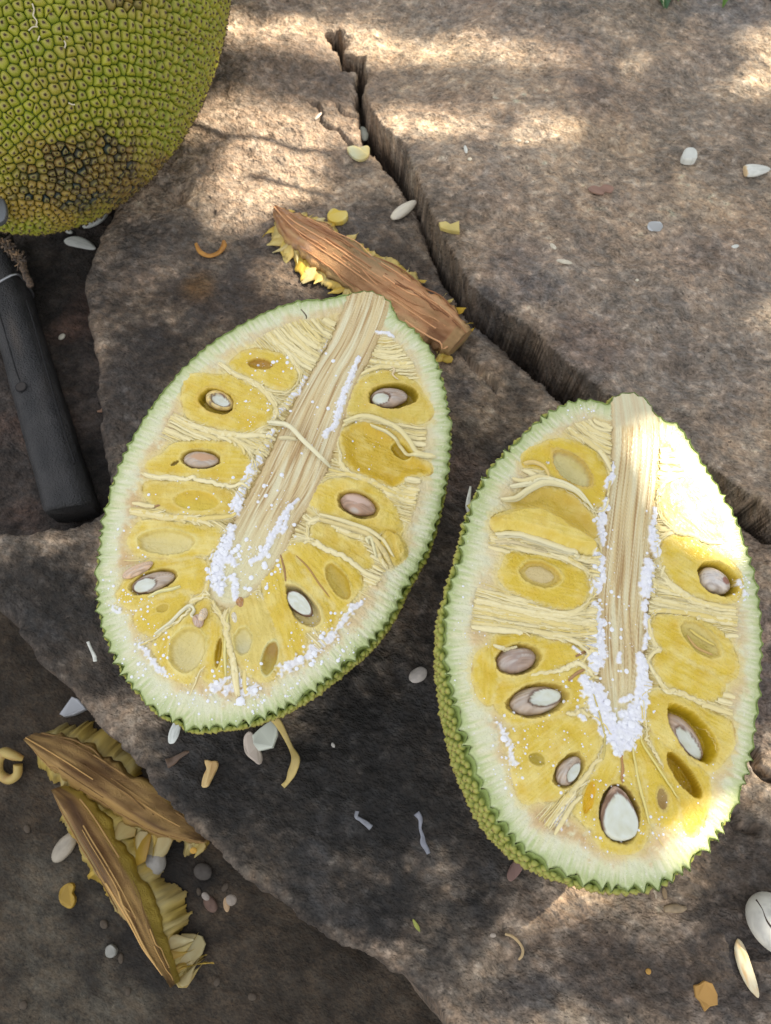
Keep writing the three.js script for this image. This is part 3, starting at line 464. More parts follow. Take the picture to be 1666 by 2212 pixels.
    const tone = Math.sqrt(rng()), col = mix3(mix3([0.70, 0.58, 0.24], [0.83, 0.75, 0.45], tone), C.yellow, rng() < 0.15 ? 0.4 : 0.05); strand(line, 0.9 + 2.4 * rng() * rng() + (rng() < 0.12 ? 4 : 0), col, 0.3 + 3.5 * rng()); made++;
  }
  if (fib.idx.length) { const f = put('rag_fibre', geoOf(fib.pos, fib.idx, fib.col), M.satin, root); f.userData.kind = 'stuff'; }
  for (const s of S.strands || []) { const sink = { pos: [], col: [], idx: [] }, l = new THREE.CatmullRomCurve3(s.p.map(L).map((p) => V(p[0], p[1], 0))).getPoints(30).map((v) => [v.x, v.y]); strand(l, s.r * 0.82, s.col || C.cream, s.lift, sink); const twin = { pos: [], col: [], idx: [] }; strand(l.map(([x, y]) => [x + s.r * 0.5, y + s.r * 0.6]), s.r * 0.7, (s.col || C.cream).map((v) => v * 0.85), typeof s.lift === 'function' ? (t) => s.lift(t) - 1 : s.lift - 1, twin); const m = put(s.name || 'fibre', mergeGeometries([geoOf(sink.pos, sink.idx, sink.col), geoOf(twin.pos, twin.idx, twin.col)]), M.satin, root); if (s.label) m.userData.label = s.label; }
  // ---- latex
  const bead = new THREE.SphereGeometry(1, 8, 6), drops = [];
  const drop = (x, y, r, f = 0.6) => { if (inside(out, x, y) < 7) return; const g = bead.clone(); g.scale(r * U * (0.85 + 0.3 * rng()), r * f * U, r * U * (0.85 + 0.3 * rng())); g.rotateY(rng() * 6); g.translate(x * U, (height(x, y) + r * 0.1) * U, y * U); drops.push(g); };
  for (const s of S.latex) for (let i = 1; i < s.length; i++) {
    const a = L(s[i - 1]), b = L(s[i]), wa = s[i - 1][2], wb = s[i][2], len = Math.hypot(b[0] - a[0], b[1] - a[1]), m = Math.ceil(len * (wa + wb) / 2 / S.thin) + 1;
    for (let k = 0; k < m * (s.soft ? 0.3 : 1); k++) { const t = rng(), w = lerp(wa, wb, t), j = () => (rng() + rng() - 1) * w * 0.62; drop(lerp(a[0], b[0], t) + j(), lerp(a[1], b[1], t) + j(), (0.06 + 0.16 * rng() * rng()) * w + 1.0, 0.45); }
  }
  for (const [px, py, rx, ry, num, rmax] of S.sprinkle) for (let i = 0; i < num; i++) { const a = rng() * 6.283, r = Math.sqrt(rng()), p = L([px + Math.cos(a) * rx * r, py + Math.sin(a) * ry * r]); if (rng() < 0.85) drop(p[0], p[1], 0.8 + rmax * 0.8 * rng() ** 2.6, 0.45); }
  const lx = put('latex_beads', mergeGeometries(drops), M.latex, root); lx.userData.kind = 'stuff';
  return { root, U, L, height, face, put, O, n, out };
}
const ramp = (tab) => (u) => { u = ((u % 1) + 1) % 1; for (let i = 1; i < tab.length; i++) if (u <= tab[i][0]) return lerp(tab[i - 1][1], tab[i][1], sst(tab[i - 1][0], tab[i][0], u)); return tab[tab.length - 1][1]; };
const soft = (l) => Object.assign(l, { soft: 1 });
const seat = (c, semi, ang, more = {}) => ({ c, semi: semi.map((v) => v * 1.06), ang, depth: semi[1] * 0.85, col: [0.66, 0.53, 0.15], col2: [0.56, 0.4, 0.06], ring: [0.46, 0.3, 0.08], ...more });
const bowl = { col: [0.84, 0.76, 0.40], col2: [0.80, 0.69, 0.28], rim: [0.82, 0.74, 0.32], ring: [0.5, 0.36, 0.06] };

const leftHalf = half({
  seed: 11, c: [590, 1100], point: V(-0.09, 0.088, -0.27), normal: V(0.02, 1, 0.03), depth: 0.092, pitch: 27, spineParts: 60, stop: 52, fibres: 1000, thin: 300,
  label: 'cut jackfruit half at centre left with a pale stringy strand lying across its brown core', rindLabel: 'pale green toothed rind',
  outline: [[745, 636], [800, 628], [840, 648], [858, 682], [900, 716], [934, 760], [954, 810], [968, 880], [974, 930], [970, 990], [962, 1050], [946, 1120], [926, 1180], [902, 1225], [876, 1270], [845, 1330], [800, 1388], [742, 1438], [680, 1488], [620, 1526], [560, 1552], [510, 1566], [455, 1572], [405, 1574], [385, 1558], [345, 1542], [300, 1500], [262, 1450], [237, 1400], [216, 1340], [208, 1270], [211, 1200], [222, 1120], [240, 1050], [265, 985], [300, 920], [340, 860], [390, 800], [450, 745], [520, 700], [590, 666], [650, 648], [700, 645]],
  coreL: [[757, 618], [740, 670], [712, 745], [680, 800], [640, 868], [598, 950], [560, 1030], [522, 1105], [484, 1172], [458, 1246]],
  coreR: [[845, 640], [832, 690], [806, 750], [778, 805], [752, 880], [722, 970], [690, 1045], [646, 1110], [614, 1190], [540, 1285]],
  tooth: ramp([[0, 4], [0.06, 6], [0.15, 9], [0.3, 11], [0.42, 14], [0.6, 13], [0.72, 9], [0.82, 4], [1, 3.5]]),
  spineSize: 8, bulge: (th) => 0.0 + 0.15 * Math.max(0, Math.cos(th - 1.0)) ** 1.5,
  band: ramp([[0, 50], [0.06, 60], [0.12, 56], [0.24, 60], [0.4, 84], [0.55, 102], [0.65, 94], [0.72, 80], [0.85, 74], [0.93, 66], [1, 50]]),
  greenW: ramp([[0, 12], [0.1, 16], [0.25, 15], [0.45, 16], [0.6, 15], [0.7, 12], [0.85, 13], [1, 14]]),
  pink: ramp([[0, 0.5], [0.1, 0.35], [0.2, 0.25], [0.3, 0.4], [0.42, 0.8], [0.7, 0.9], [0.8, 0.6], [0.95, 0.4], [1, 0.5]]),
  coreTop: (c) => c,
  arils: [
    { p: [[500, 786], [520, 764], [550, 755], [580, 757], [612, 770], [634, 795], [638, 815], [622, 838], [590, 836], [550, 818], [515, 803]], holes: [{ c: [562, 787], semi: [27, 13], ang: 8, depth: 12, col: [0.62, 0.40, 0.03], col2: [0.46, 0.26, 0.04], rim: [0.7, 0.5, 0.1], ring: [0.35, 0.2, 0.04] }] },
    { p: [[398, 826], [411, 813], [450, 810], [489, 811], [528, 826], [560, 846], [580, 872], [586, 896], [564, 919], [541, 930], [502, 927], [450, 917], [411, 901], [396, 870], [396, 841]], holes: [{ c: [468, 868], semi: [42, 28], ang: 24, depth: 20, steep: 1, col: [0.5, 0.36, 0.03], col2: [0.36, 0.25, 0.02], rim: [0.66, 0.45, 0.08] }] },
    { p: [[318, 1006], [351, 982], [377, 961], [419, 952], [463, 955], [502, 961], [528, 979], [539, 1003], [528, 1029], [502, 1042], [463, 1037], [424, 1029], [372, 1024], [325, 1018]], holes: [seat([434, 992], [40, 20], 2), { c: [378, 1000], semi: [10, 4], ang: 150, depth: 6, col: [0.3, 0.2, 0.03] }] },
    { p: [[318, 1043], [360, 1041], [430, 1046], [480, 1056], [505, 1070], [508, 1090], [495, 1106], [450, 1112], [400, 1108], [360, 1103], [330, 1085], [312, 1062]], col: [0.68, 0.5, 0.08], holes: [{ c: [425, 1082], semi: [46, 22], ang: 6, depth: 5, col: [0.68, 0.52, 0.06], col2: [0.66, 0.46, 0.04] }] },
    { p: [[289, 1149], [302, 1133], [325, 1127], [367, 1128], [411, 1134], [450, 1138], [471, 1146], [473, 1167], [463, 1185], [440, 1198], [398, 1206], [346, 1203], [307, 1199], [289, 1188], [281, 1170]], holes: [{ c: [360, 1171], semi: [57, 26], ang: 2, depth: 19, ...bowl }] },
    { p: [[262, 1270], [290, 1235], [320, 1216], [345, 1212], [385, 1211], [430, 1209], [445, 1219], [442, 1255], [437, 1281], [398, 1276], [359, 1286], [315, 1300], [291, 1316], [266, 1302], [256, 1284]], holes: [seat([330, 1256], [46, 21], -20)] },
    { p: [[297, 1320], [315, 1305], [356, 1292], [393, 1280], [408, 1292], [403, 1315], [388, 1333], [356, 1354], [336, 1370], [315, 1367], [299, 1352], [292, 1335]], holes: [{ c: [352, 1314], semi: [13, 8], ang: -20, depth: 4, col: [0.6, 0.44, 0.06] }] },
    { p: [[336, 1386], [358, 1365], [398, 1339], [424, 1307], [446, 1292], [454, 1318], [452, 1365], [440, 1422], [426, 1448], [411, 1472], [388, 1468], [362, 1455], [343, 1425], [333, 1404]], holes: [{ c: [405, 1403], semi: [33, 43], ang: 8, depth: 22, ...bowl }] },
    { p: [[456, 1320], [471, 1344], [484, 1383], [494, 1435], [486, 1464], [466, 1474], [447, 1466], [444, 1443], [449, 1409], [454, 1357]], holes: [{ c: [472, 1410], semi: [6, 30], ang: 4, depth: 8, col: [0.5, 0.33, 0.01], col2: [0.4, 0.25, 0.01] }] },
    { p: [[500, 1331], [518, 1300], [545, 1285], [568, 1298], [590, 1340], [606, 1390], [610, 1428], [592, 1462], [560, 1467], [530, 1447], [506, 1405]], col: [0.68, 0.54, 0.14], holes: [{ c: [525, 1385], semi: [17, 26], ang: 0, depth: 12, ...bowl, col: [0.7, 0.66, 0.4] }, { c: [583, 1422], semi: [14, 33], ang: 12, depth: 13, col: [0.62, 0.5, 0.12], col2: [0.44, 0.28, 0.06], rim: [0.7, 0.72, 0.4] }] },
    { p: [[574, 1240], [585, 1224], [606, 1206], [613, 1240], [634, 1310], [656, 1365], [660, 1388], [653, 1422], [634, 1429], [617, 1417], [606, 1383], [585, 1338], [570, 1290]] },
    { p: [[611, 1262], [608, 1206], [621, 1193], [639, 1200], [674, 1264], [715, 1307], [730, 1326], [715, 1357], [700, 1362], [674, 1354], [656, 1369], [630, 1331], [615, 1292]], holes: [{ c: [650, 1308], semi: [56, 26], ang: 46, depth: 17, steep: 1, col: [0.74, 0.62, 0.24], col2: [0.70, 0.60, 0.28], rim: [0.78, 0.7, 0.32], ring: [0.46, 0.3, 0.06] }] },
    { p: [[626, 1182], [661, 1175], [700, 1188], [752, 1214], [778, 1240], [779, 1266], [758, 1292], [741, 1318], [731, 1326], [717, 1303], [677, 1260], [643, 1203]], holes: [{ c: [731, 1256], semi: [40, 18], ang: 60, depth: 15, col: [0.66, 0.54, 0.14], col2: [0.58, 0.42, 0.05], ring: [0.5, 0.3, 0.04] }] },
    { p: [[674, 1158], [681, 1132], [715, 1138], [741, 1159], [778, 1172], [799, 1203], [804, 1216], [793, 1227], [752, 1205], [708, 1183]], col: [0.67, 0.5, 0.07], dish: 6 },
    { p: [[672, 1082], [690, 1050], [730, 1036], [780, 1040], [820, 1058], [845, 1088], [860, 1113], [866, 1148], [855, 1160], [822, 1152], [790, 1145], [750, 1130], [720, 1118], [690, 1104]], holes: [seat([774, 1090], [42, 25], 22, { depth: 20 })] },
    { p: [[830, 1150], [845, 1142], [866, 1166], [877, 1196], [853, 1216], [835, 1205], [824, 1178]], raise: 10, soft: 10, col: [0.68, 0.5, 0.08] },
    { p: [[739, 945], [752, 922], [785, 909], [817, 917], [851, 932], [877, 945], [890, 965], [900, 987], [929, 1003], [930, 1020], [880, 1029], [851, 1053], [817, 1039], [773, 1018], [749, 1003], [742, 974]], col: [0.66, 0.46, 0.04], dish: 22, holes: [{ c: [868, 968], semi: [24, 14], ang: 40, depth: 12, col: [0.6, 0.42, 0.03], col2: [0.5, 0.34, 0.02], rim: [0.76, 0.66, 0.2] }] },
    { p: [[760, 860], [773, 831], [804, 807], [830, 801], [869, 813], [898, 831], [913, 852], [929, 878], [931, 899], [900, 914], [856, 909], [804, 904], [757, 893], [755, 875]], col: [0.67, 0.52, 0.1], holes: [{ c: [850, 856], semi: [56, 31], ang: -2, depth: 25, steep: 1, col: [0.46, 0.33, 0.03], col2: [0.34, 0.24, 0.02], rim: [0.70, 0.52, 0.12] }] },
  ],
  seeds: [
    { in: 1, c: [474, 862], semi: [36, 23], ang: 26, coat: [0.74, 0.60, 0.24], cut: [0.12, 0.1, 0.6, 0.5], cutH: 0.45, patch: [0.05, -0.3, 0.35, 0.35, [0.3, 0.16, 0.08]], label: 'torn cream seed husk' },
    { in: 2, c: [434, 992], semi: [40, 20], ang: 2, patch: [0.15, -0.2, 0.75, 0.45], label: 'grey brown seed with a pinkish patch' },
    { c: [430, 1342], semi: [15, 12], ang: 70, y: 5, coat: [0.5, 0.36, 0.28], label: 'shrivelled seed skin' }, { c: [441, 1330], semi: [9, 15], ang: 20, y: 9, coat: [0.66, 0.56, 0.42], label: 'shrivelled seed skin' }, { c: [299, 1232], semi: [36, 12], ang: -28, y: 4, h: 9, coat: [0.6, 0.44, 0.3], label: 'peeled seed skin flake' }, { c: [519, 1301], semi: [13, 9], ang: 70, y: -2, coat: [0.40, 0.2, 0.06], label: 'orange brown seed sliver' }, { c: [507, 1334], semi: [12, 6], ang: 75, y: 1, coat: [0.72, 0.7, 0.56], label: 'tiny white seed sliver' },
    { in: 5, c: [330, 1256], semi: [47, 21], ang: -20, cut: [-0.38, 0.12, 0.5, 0.62], cutH: 0.55, label: 'grey seed cut open at its left end' },
    { in: 11, c: [647, 1303], semi: [37, 19], ang: 44, cut: [0, 0, 0.86, 0.86], cutH: 0.5, coat: [0.25, 0.17, 0.12], label: 'seed sliced flat with a dark brown rim' },
    { in: 14, c: [774, 1088], semi: [42, 24], ang: 20, coat: [0.40, 0.27, 0.2], patch: [-0.1, -0.35, 0.7, 0.4, [0.62, 0.45, 0.36]], label: 'reddish brown seed under a torn skin' },
    { in: 17, c: [841, 854], semi: [45, 25], ang: -8, coat: [0.42, 0.35, 0.3], cut: [-0.46, 0.16, 0.44, 0.5], cutH: 0.62, label: 'pale brown seed with a small white cut face' },
  ],
  strands: [
    { name: 'fibre', label: 'pale curled strand across the core', p: [[578, 913], [600, 915], [628, 928], [655, 957], [680, 980], [700, 998], [712, 1006]], r: 6.5, lift: (t) => 6 + 14 * Math.sin(t * 3.14), col: [0.78, 0.73, 0.48] },
    { p: [[602, 946], [622, 945], [640, 948]], r: 5, lift: 3, col: [0.7, 0.62, 0.36] },
    { p: [[742, 912], [780, 901], [820, 908], [860, 928], [885, 955], [900, 978], [935, 985]], r: 7, lift: 8, col: [0.74, 0.65, 0.33] },
    { p: [[800, 918], [840, 935], [866, 958], [884, 978], [915, 986], [940, 988]], r: 5, lift: 9, col: [0.76, 0.68, 0.36] },
    { p: [[690, 1122], [740, 1135], [790, 1152], [815, 1172], [835, 1205], [845, 1222]], r: 7, lift: 7, col: [0.70, 0.58, 0.26] },
    { p: [[690, 1112], [745, 1128], [800, 1148], [825, 1168], [848, 1205]], r: 5, lift: 9, col: [0.76, 0.67, 0.36] },
    { p: [[795, 1175], [792, 1165], [800, 1162], [806, 1178], [812, 1205]], r: 4.5, lift: 10, col: [0.76, 0.70, 0.4] },
    { p: [[320, 1290], [345, 1278], [372, 1272], [390, 1266]], r: 3.2, lift: 3, col: [0.76, 0.7, 0.32] },
    { p: [[335, 1370], [368, 1345], [395, 1318], [410, 1308], [420, 1318], [414, 1330], [428, 1338]], r: 3.4, lift: 5, col: [0.78, 0.74, 0.5] },
    { p: [[493, 1325], [488, 1370], [486, 1420], [488, 1460]], r: 3.2, lift: 3, col: [0.74, 0.66, 0.26] },
    { p: [[296, 1088], [310, 1094], [330, 1095], [345, 1090]], r: 2.6, lift: 2, col: [0.42, 0.24, 0.1] },
    { p: [[606, 1198], [612, 1220], [616, 1240], [617, 1255]], r: 2.6, lift: 1.5, col: [0.36, 0.2, 0.07] },
    { p: [[640, 1200], [665, 1225], [690, 1262], [712, 1290]], r: 2.4, lift: 1.5, col: [0.42, 0.24, 0.06] },
    { p: [[845, 790], [852, 800], [848, 810], [860, 822]], r: 2.4, lift: 5, col: [0.72, 0.58, 0.34] },
    { p: [[650, 668], [657, 675], [662, 683], [661, 690]], r: 2, lift: 1, col: [0.12, 0.09, 0.04] },
  ],
  latex: [
    [[702, 738, 16], [692, 757, 14]], [[660, 815, 12], [648, 838, 14], [628, 862, 16], [610, 882, 16], [595, 898, 16]], [[588, 930, 12], [575, 962, 22], [552, 1000, 22], [530, 1045, 26], [512, 1085, 26], [508, 1110, 22]], [[500, 1140, 24], [486, 1180, 36], [472, 1215, 42], [466, 1255, 40], [478, 1275, 26]], [[482, 1200, 30], [505, 1215, 24]], [[775, 772, 12], [764, 800, 18], [752, 830, 18], [740, 858, 20], [732, 890, 20], [722, 920, 18], [700, 942, 14]],
    [[643, 1078, 10], [622, 1100, 16], [602, 1132, 18], [588, 1160, 18], [574, 1190, 18], [560, 1205, 20], [545, 1213, 12]], [[620, 1120, 14], [612, 1150, 12]], [[505, 1250, 22], [510, 1290, 16]], [[815, 718, 10], [838, 720, 12], [850, 728, 8]],
    soft([[462, 1487, 40], [510, 1480, 72], [552, 1494, 44]]), soft([[600, 1452, 30], [660, 1418, 46], [690, 1394, 54], [722, 1368, 42]]), soft([[735, 1350, 36], [758, 1320, 32], [780, 1300, 20]]), soft([[300, 1385, 18], [316, 1410, 24], [340, 1440, 24], [360, 1455, 22]]), soft([[245, 1318, 26], [262, 1322, 20]]),
  ],
  sprinkle: [[655, 850, 80, 130, 60, 6], [560, 1120, 90, 120, 110, 6], [530, 1240, 80, 60, 120, 7], [420, 1060, 100, 80, 40, 3.5], [560, 890, 50, 60, 60, 3], [580, 790, 55, 40, 30, 3.5], [500, 1480, 150, 60, 120, 4], [700, 1380, 80, 60, 120, 4], [310, 1400, 60, 70, 90, 3.5], [560, 1520, 220, 40, 60, 3], [270, 1250, 50, 120, 60, 3], [780, 880, 60, 140, 70, 3], [290, 1300, 45, 35, 60, 3], [350, 1500, 80, 50, 40, 3]],
  extra: ({ x, y, h, c }) => [h, c],
});

const rightHalf = half({
  seed: 23, c: [1315, 1390], point: V(0.185, 0.1, -0.17), normal: V(0.1, 1, 0.0), depth: 0.098, pitch: 30, spineParts: 300, stop: 52, fibres: 900, thin: 330,
  label: 'cut jackfruit half at lower right with thick white latex down both sides of its core', rindLabel: 'green toothed rind, spiny on its outer side',
  outline: [[1328, 856], [1345, 849], [1370, 848], [1400, 866], [1418, 892], [1440, 908], [1462, 914], [1490, 950], [1520, 1000], [1552, 1050], [1588, 1112], [1610, 1170], [1630, 1235], [1644, 1320], [1647, 1400], [1644, 1470], [1636, 1550], [1622, 1640], [1600, 1720], [1570, 1780], [1512, 1850], [1445, 1903], [1380, 1921], [1300, 1914], [1205, 1880], [1130, 1830], [1080, 1768], [1040, 1690], [1010, 1610], [988, 1535], [968, 1450], [960, 1370], [970, 1285], [994, 1200], [1014, 1110], [1062, 1010], [1110, 960], [1160, 912], [1220, 872], [1280, 862], [1312, 872]],
  coreL: [[1318, 850], [1322, 900], [1325, 965], [1322, 1040], [1310, 1130], [1300, 1240], [1292, 1340], [1296, 1450], [1315, 1550], [1334, 1630]],
  coreR: [[1408, 846], [1422, 900], [1424, 965], [1418, 1030], [1410, 1130], [1402, 1220], [1394, 1320], [1388, 1440], [1370, 1550], [1344, 1630]],
  tooth: ramp([[0, 4], [0.06, 7], [0.15, 8], [0.3, 9], [0.42, 15], [0.55, 14], [0.64, 13], [0.78, 14], [0.9, 14], [1, 4]]),
  spineSize: 8.2, bulge: (th) => 0.01 + 0.235 * Math.max(0, Math.cos(th - 2.4)) ** 1.8,
  band: ramp([[0, 45], [0.06, 52], [0.2, 70], [0.35, 66], [0.45, 96], [0.52, 96], [0.6, 92], [0.68, 104], [0.76, 90], [0.88, 84], [0.95, 62], [1, 45]]),
  greenW: ramp([[0, 12], [0.1, 9], [0.3, 12], [0.5, 15], [0.6, 15], [0.7, 14], [0.85, 22], [0.95, 24], [1, 12]]),
  pink: ramp([[0, 0.2], [0.2, 0.5], [0.4, 0.6], [0.5, 0.9], [0.7, 0.7], [0.8, 0.25], [0.9, 0.5], [1, 0.2]]),
  coreTop: (c, t, a) => mix3(c, mix3([0.70, 0.68, 0.46], [0.66, 0.55, 0.34], clamp(0.5 + fbm(a * 5, t * 2, 3, 77) * 1.4)), sst(0.16, 0.13, t + 0.012 * a) * 0.9),
  arils: [
    { p: [[1130, 985], [1156, 967], [1195, 953], [1236, 953], [1276, 970], [1301, 996], [1310, 1027], [1305, 1063], [1297, 1089], [1270, 1090], [1234, 1065], [1203, 1039], [1180, 1018], [1156, 1008], [1133, 1006]], holes: [{ c: [1236, 1013], semi: [50, 28], ang: 44, depth: 23, col: [0.76, 0.72, 0.38], col2: [0.70, 0.62, 0.26], rim: [0.6, 0.42, 0.14], ring: [0.42, 0.24, 0.1] }] },
    { p: [[1107, 1086], [1143, 1061], [1172, 1048], [1203, 1053], [1242, 1076], [1274, 1108], [1289, 1134], [1287, 1162], [1261, 1159], [1221, 1138], [1182, 1106], [1143, 1099], [1113, 1096]], col: [0.68, 0.5, 0.08], dish: 14 },
    { p: [[1063, 1126], [1078, 1113], [1120, 1101], [1164, 1101], [1203, 1119], [1234, 1141], [1268, 1160], [1287, 1178], [1288, 1191], [1268, 1197], [1221, 1187], [1156, 1164], [1104, 1151], [1066, 1145]], col: [0.72, 0.56, 0.11], raise: 38, soft: 22 },
    { p: [[1081, 1242], [1089, 1220], [1104, 1196], [1143, 1199], [1182, 1204], [1229, 1220], [1261, 1240], [1271, 1264], [1261, 1295], [1234, 1313], [1182, 1308], [1130, 1287], [1099, 1268]], holes: [{ c: [1167, 1240], semi: [42, 26], ang: 14, depth: 13, col: [0.62, 0.48, 0.12], col2: [0.58, 0.4, 0.06], rim: [0.74, 0.62, 0.2] }, { c: [1167, 1240], semi: [30, 17], ang: 14, depth: -9, col: [0.66, 0.54, 0.26] }] },
    { p: [[1066, 1384], [1091, 1371], [1142, 1374], [1190, 1385], [1246, 1396], [1260, 1408], [1249, 1422], [1218, 1439], [1176, 1451], [1119, 1459], [1082, 1466], [1070, 1440]], holes: [seat([1119, 1424], [44, 27], -14, { depth: 24 })] },
    { p: [[1023, 1447], [1040, 1408], [1060, 1399], [1070, 1422], [1077, 1462], [1069, 1500], [1058, 1520], [1043, 1511], [1029, 1486]] },
    { p: [[1079, 1475], [1119, 1466], [1176, 1456], [1221, 1447], [1255, 1444], [1268, 1475], [1274, 1498], [1260, 1520], [1218, 1541], [1176, 1552], [1119, 1563], [1080, 1537], [1068, 1509]], holes: [seat([1162, 1512], [57, 29], -12, { depth: 24 })] },
    { p: [[1100, 1582], [1125, 1567], [1176, 1556], [1232, 1545], [1274, 1553], [1297, 1582], [1288, 1625], [1260, 1667], [1228, 1701], [1206, 1723], [1170, 1725], [1133, 1731], [1115, 1697], [1106, 1633]], holes: [seat([1230, 1664], [36, 22], -48, { depth: 16 }), { c: [1160, 1640], semi: [16, 11], ang: 20, depth: 8, col: [0.52, 0.4, 0.06] }] },
    { p: [[1258, 1725], [1277, 1687], [1300, 1639], [1317, 1608], [1340, 1640], [1336, 1672], [1312, 1700], [1296, 1740], [1282, 1788], [1255, 1770], [1243, 1751]], holes: [{ c: [1273, 1722], semi: [30, 10], ang: -70, depth: 6, col: [0.72, 0.42, 0.005], col2: [0.74, 0.46, 0.01], rim: [0.7, 0.5, 0.05] }] },
    { p: [[1338, 1676], [1362, 1690], [1385, 1725], [1398, 1775], [1394, 1812], [1362, 1838], [1310, 1834], [1285, 1806], [1289, 1762], [1312, 1712]], holes: [{ c: [1337, 1758], semi: [40, 54], ang: 0, depth: 22, steep: 1, col: [0.5, 0.36, 0.06], col2: [0.4, 0.28, 0.05], rim: [0.68, 0.55, 0.14], ring: [0.3, 0.18, 0.08] }] },
    { p: [[1349, 1645], [1369, 1613], [1386, 1653], [1398, 1723], [1402, 1772], [1398, 1790], [1390, 1728], [1366, 1690], [1348, 1668]] },
    { p: [[1380, 1584], [1405, 1625], [1445, 1683], [1467, 1737], [1464, 1774], [1445, 1784], [1420, 1776], [1405, 1768], [1397, 1695], [1371, 1611]], holes: [{ c: [1430, 1726], semi: [10, 20], ang: 0, depth: 3, col: [0.34, 0.21, 0.06], col2: [0.36, 0.24, 0.06], halo: [0.52, 0.38, 0.1] }] },
    { p: [[1405, 1584], [1439, 1616], [1473, 1627], [1501, 1653], [1529, 1675], [1526, 1746], [1511, 1791], [1493, 1805], [1478, 1787], [1468, 1735], [1441, 1673]], col: [0.7, 0.52, 0.07], holes: [{ c: [1478, 1675], semi: [50, 18], ang: 56, depth: 26, steep: 1, col: [0.55, 0.36, 0.01], col2: [0.42, 0.27, 0.01], rim: [0.74, 0.55, 0.1] }] },
    { p: [[1405, 1503], [1445, 1498], [1501, 1520], [1543, 1540], [1577, 1563], [1580, 1611], [1557, 1647], [1529, 1664], [1487, 1625], [1445, 1612], [1411, 1580], [1400, 1540]], holes: [{ c: [1496, 1585], semi: [66, 34], ang: 54, depth: 32, steep: 1, col: [0.52, 0.36, 0.01], col2: [0.6, 0.42, 0.02], rim: [0.72, 0.55, 0.12] }] },
    { p: [[1416, 1334], [1473, 1334], [1529, 1346], [1566, 1377], [1591, 1422], [1591, 1453], [1568, 1470], [1529, 1445], [1473, 1418], [1430, 1399], [1414, 1371]], holes: [{ c: [1513, 1380], semi: [46, 25], ang: 44, depth: 14, col: [0.6, 0.48, 0.1], col2: [0.68, 0.56, 0.18], rim: [0.72, 0.6, 0.2], ring: [0.5, 0.36, 0.08] }] },
    { p: [[1414, 1421], [1439, 1405], [1473, 1426], [1529, 1453], [1563, 1477], [1555, 1503], [1535, 1512], [1495, 1503], [1450, 1481], [1422, 1452]] },
    { p: [[1440, 1166], [1480, 1157], [1530, 1185], [1580, 1218], [1602, 1250], [1592, 1290], [1560, 1302], [1520, 1290], [1480, 1275], [1445, 1240], [1430, 1200]], holes: [{ c: [1551, 1251], semi: [47, 36], ang: 25, depth: 28, steep: 1, col: [0.56, 0.4, 0.03], col2: [0.68, 0.5, 0.06], rim: [0.74, 0.58, 0.12] }] },
    { p: [[1433, 1066], [1461, 1040], [1511, 1063], [1549, 1108], [1563, 1151], [1538, 1162], [1498, 1153], [1461, 1140], [1436, 1104]], col: [0.79, 0.68, 0.30] },  // painted pale where the sun washes this bulb out
  ],
  seeds: [
    { in: 4, c: [1119, 1424], semi: [44, 27], ang: -14, coat: [0.36, 0.28, 0.24], label: 'plump grey brown seed' },
    { in: 6, c: [1162, 1512], semi: [57, 28], ang: -12, cut: [0.33, -0.08, 0.6, 0.6], cutH: 0.55, label: 'brown seed with a long white cut face' },
    { in: 7, c: [1231, 1664], semi: [34, 20], ang: -48, cut: [0.05, 0.42, 0.62, 0.5], cutH: 0.5, label: 'small brown seed with a white cut face' },
    { in: 9, c: [1337, 1757], semi: [52, 37], ang: -90, h: 26, tear: 0.38, cut: [-0.18, 0, 0.86, 0.86], cutH: 0.5, coat: [0.5, 0.36, 0.28], label: 'large drop shaped white seed face' },
    { in: 13, c: [1487, 1591], semi: [56, 27], ang: 54, coat: [0.50, 0.40, 0.32], cut: [0.25, 0.12, 0.66, 0.52], cutH: 0.6, label: 'long pale seed beside a deep yellow cleft' },
    { in: 16, c: [1551, 1252], semi: [38, 29], ang: 25, coat: [0.60, 0.58, 0.56], patch: [0.5, -0.3, 0.3, 0.3, [0.3, 0.14, 0.1]], label: 'round white seed cracked across' },
  ],
  strands: [
    { p: [[1068, 1156], [1110, 1155], [1160, 1168], [1210, 1186], [1242, 1196], [1240, 1204]], r: 8, lift: 9, col: [0.77, 0.71, 0.44] },
    { p: [[1068, 1172], [1110, 1170], [1150, 1184], [1180, 1190]], r: 6, lift: 5, col: [0.7, 0.6, 0.34] },
    { p: [[1080, 1080], [1110, 1078], [1140, 1058], [1170, 1044], [1200, 1045], [1235, 1060], [1262, 1085]], r: 7, lift: 8, col: [0.77, 0.70, 0.4] },
    { p: [[1100, 1052], [1135, 1046], [1165, 1036], [1205, 1040], [1245, 1062], [1280, 1100]], r: 6, lift: 7, col: [0.78, 0.73, 0.46] },
    { p: [[1105, 1035], [1130, 1040], [1165, 1030], [1190, 1034]], r: 6, lift: 7, col: [0.76, 0.66, 0.34] },
    { p: [[1128, 1003], [1150, 1000], [1172, 1010], [1185, 1030]], r: 5, lift: 7, col: [0.72, 0.55, 0.2] },
    { p: [[1063, 1395], [1085, 1402], [1105, 1400], [1118, 1396]], r: 5, lift: 12, col: [0.76, 0.68, 0.4] },
    { p: [[1242, 1418], [1262, 1408], [1275, 1402]], r: 2.4, lift: 2, col: [0.36, 0.2, 0.08] },
    { p: [[1226, 1470], [1248, 1452], [1262, 1446]], r: 3, lift: 2, col: [0.42, 0.24, 0.1] },
    { p: [[1493, 1358], [1515, 1372], [1545, 1392]], r: 4, lift: 4, col: [0.74, 0.6, 0.16] },
    { p: [[1490, 1370], [1510, 1395], [1540, 1412]], r: 4, lift: 2, col: [0.66, 0.44, 0.16] },
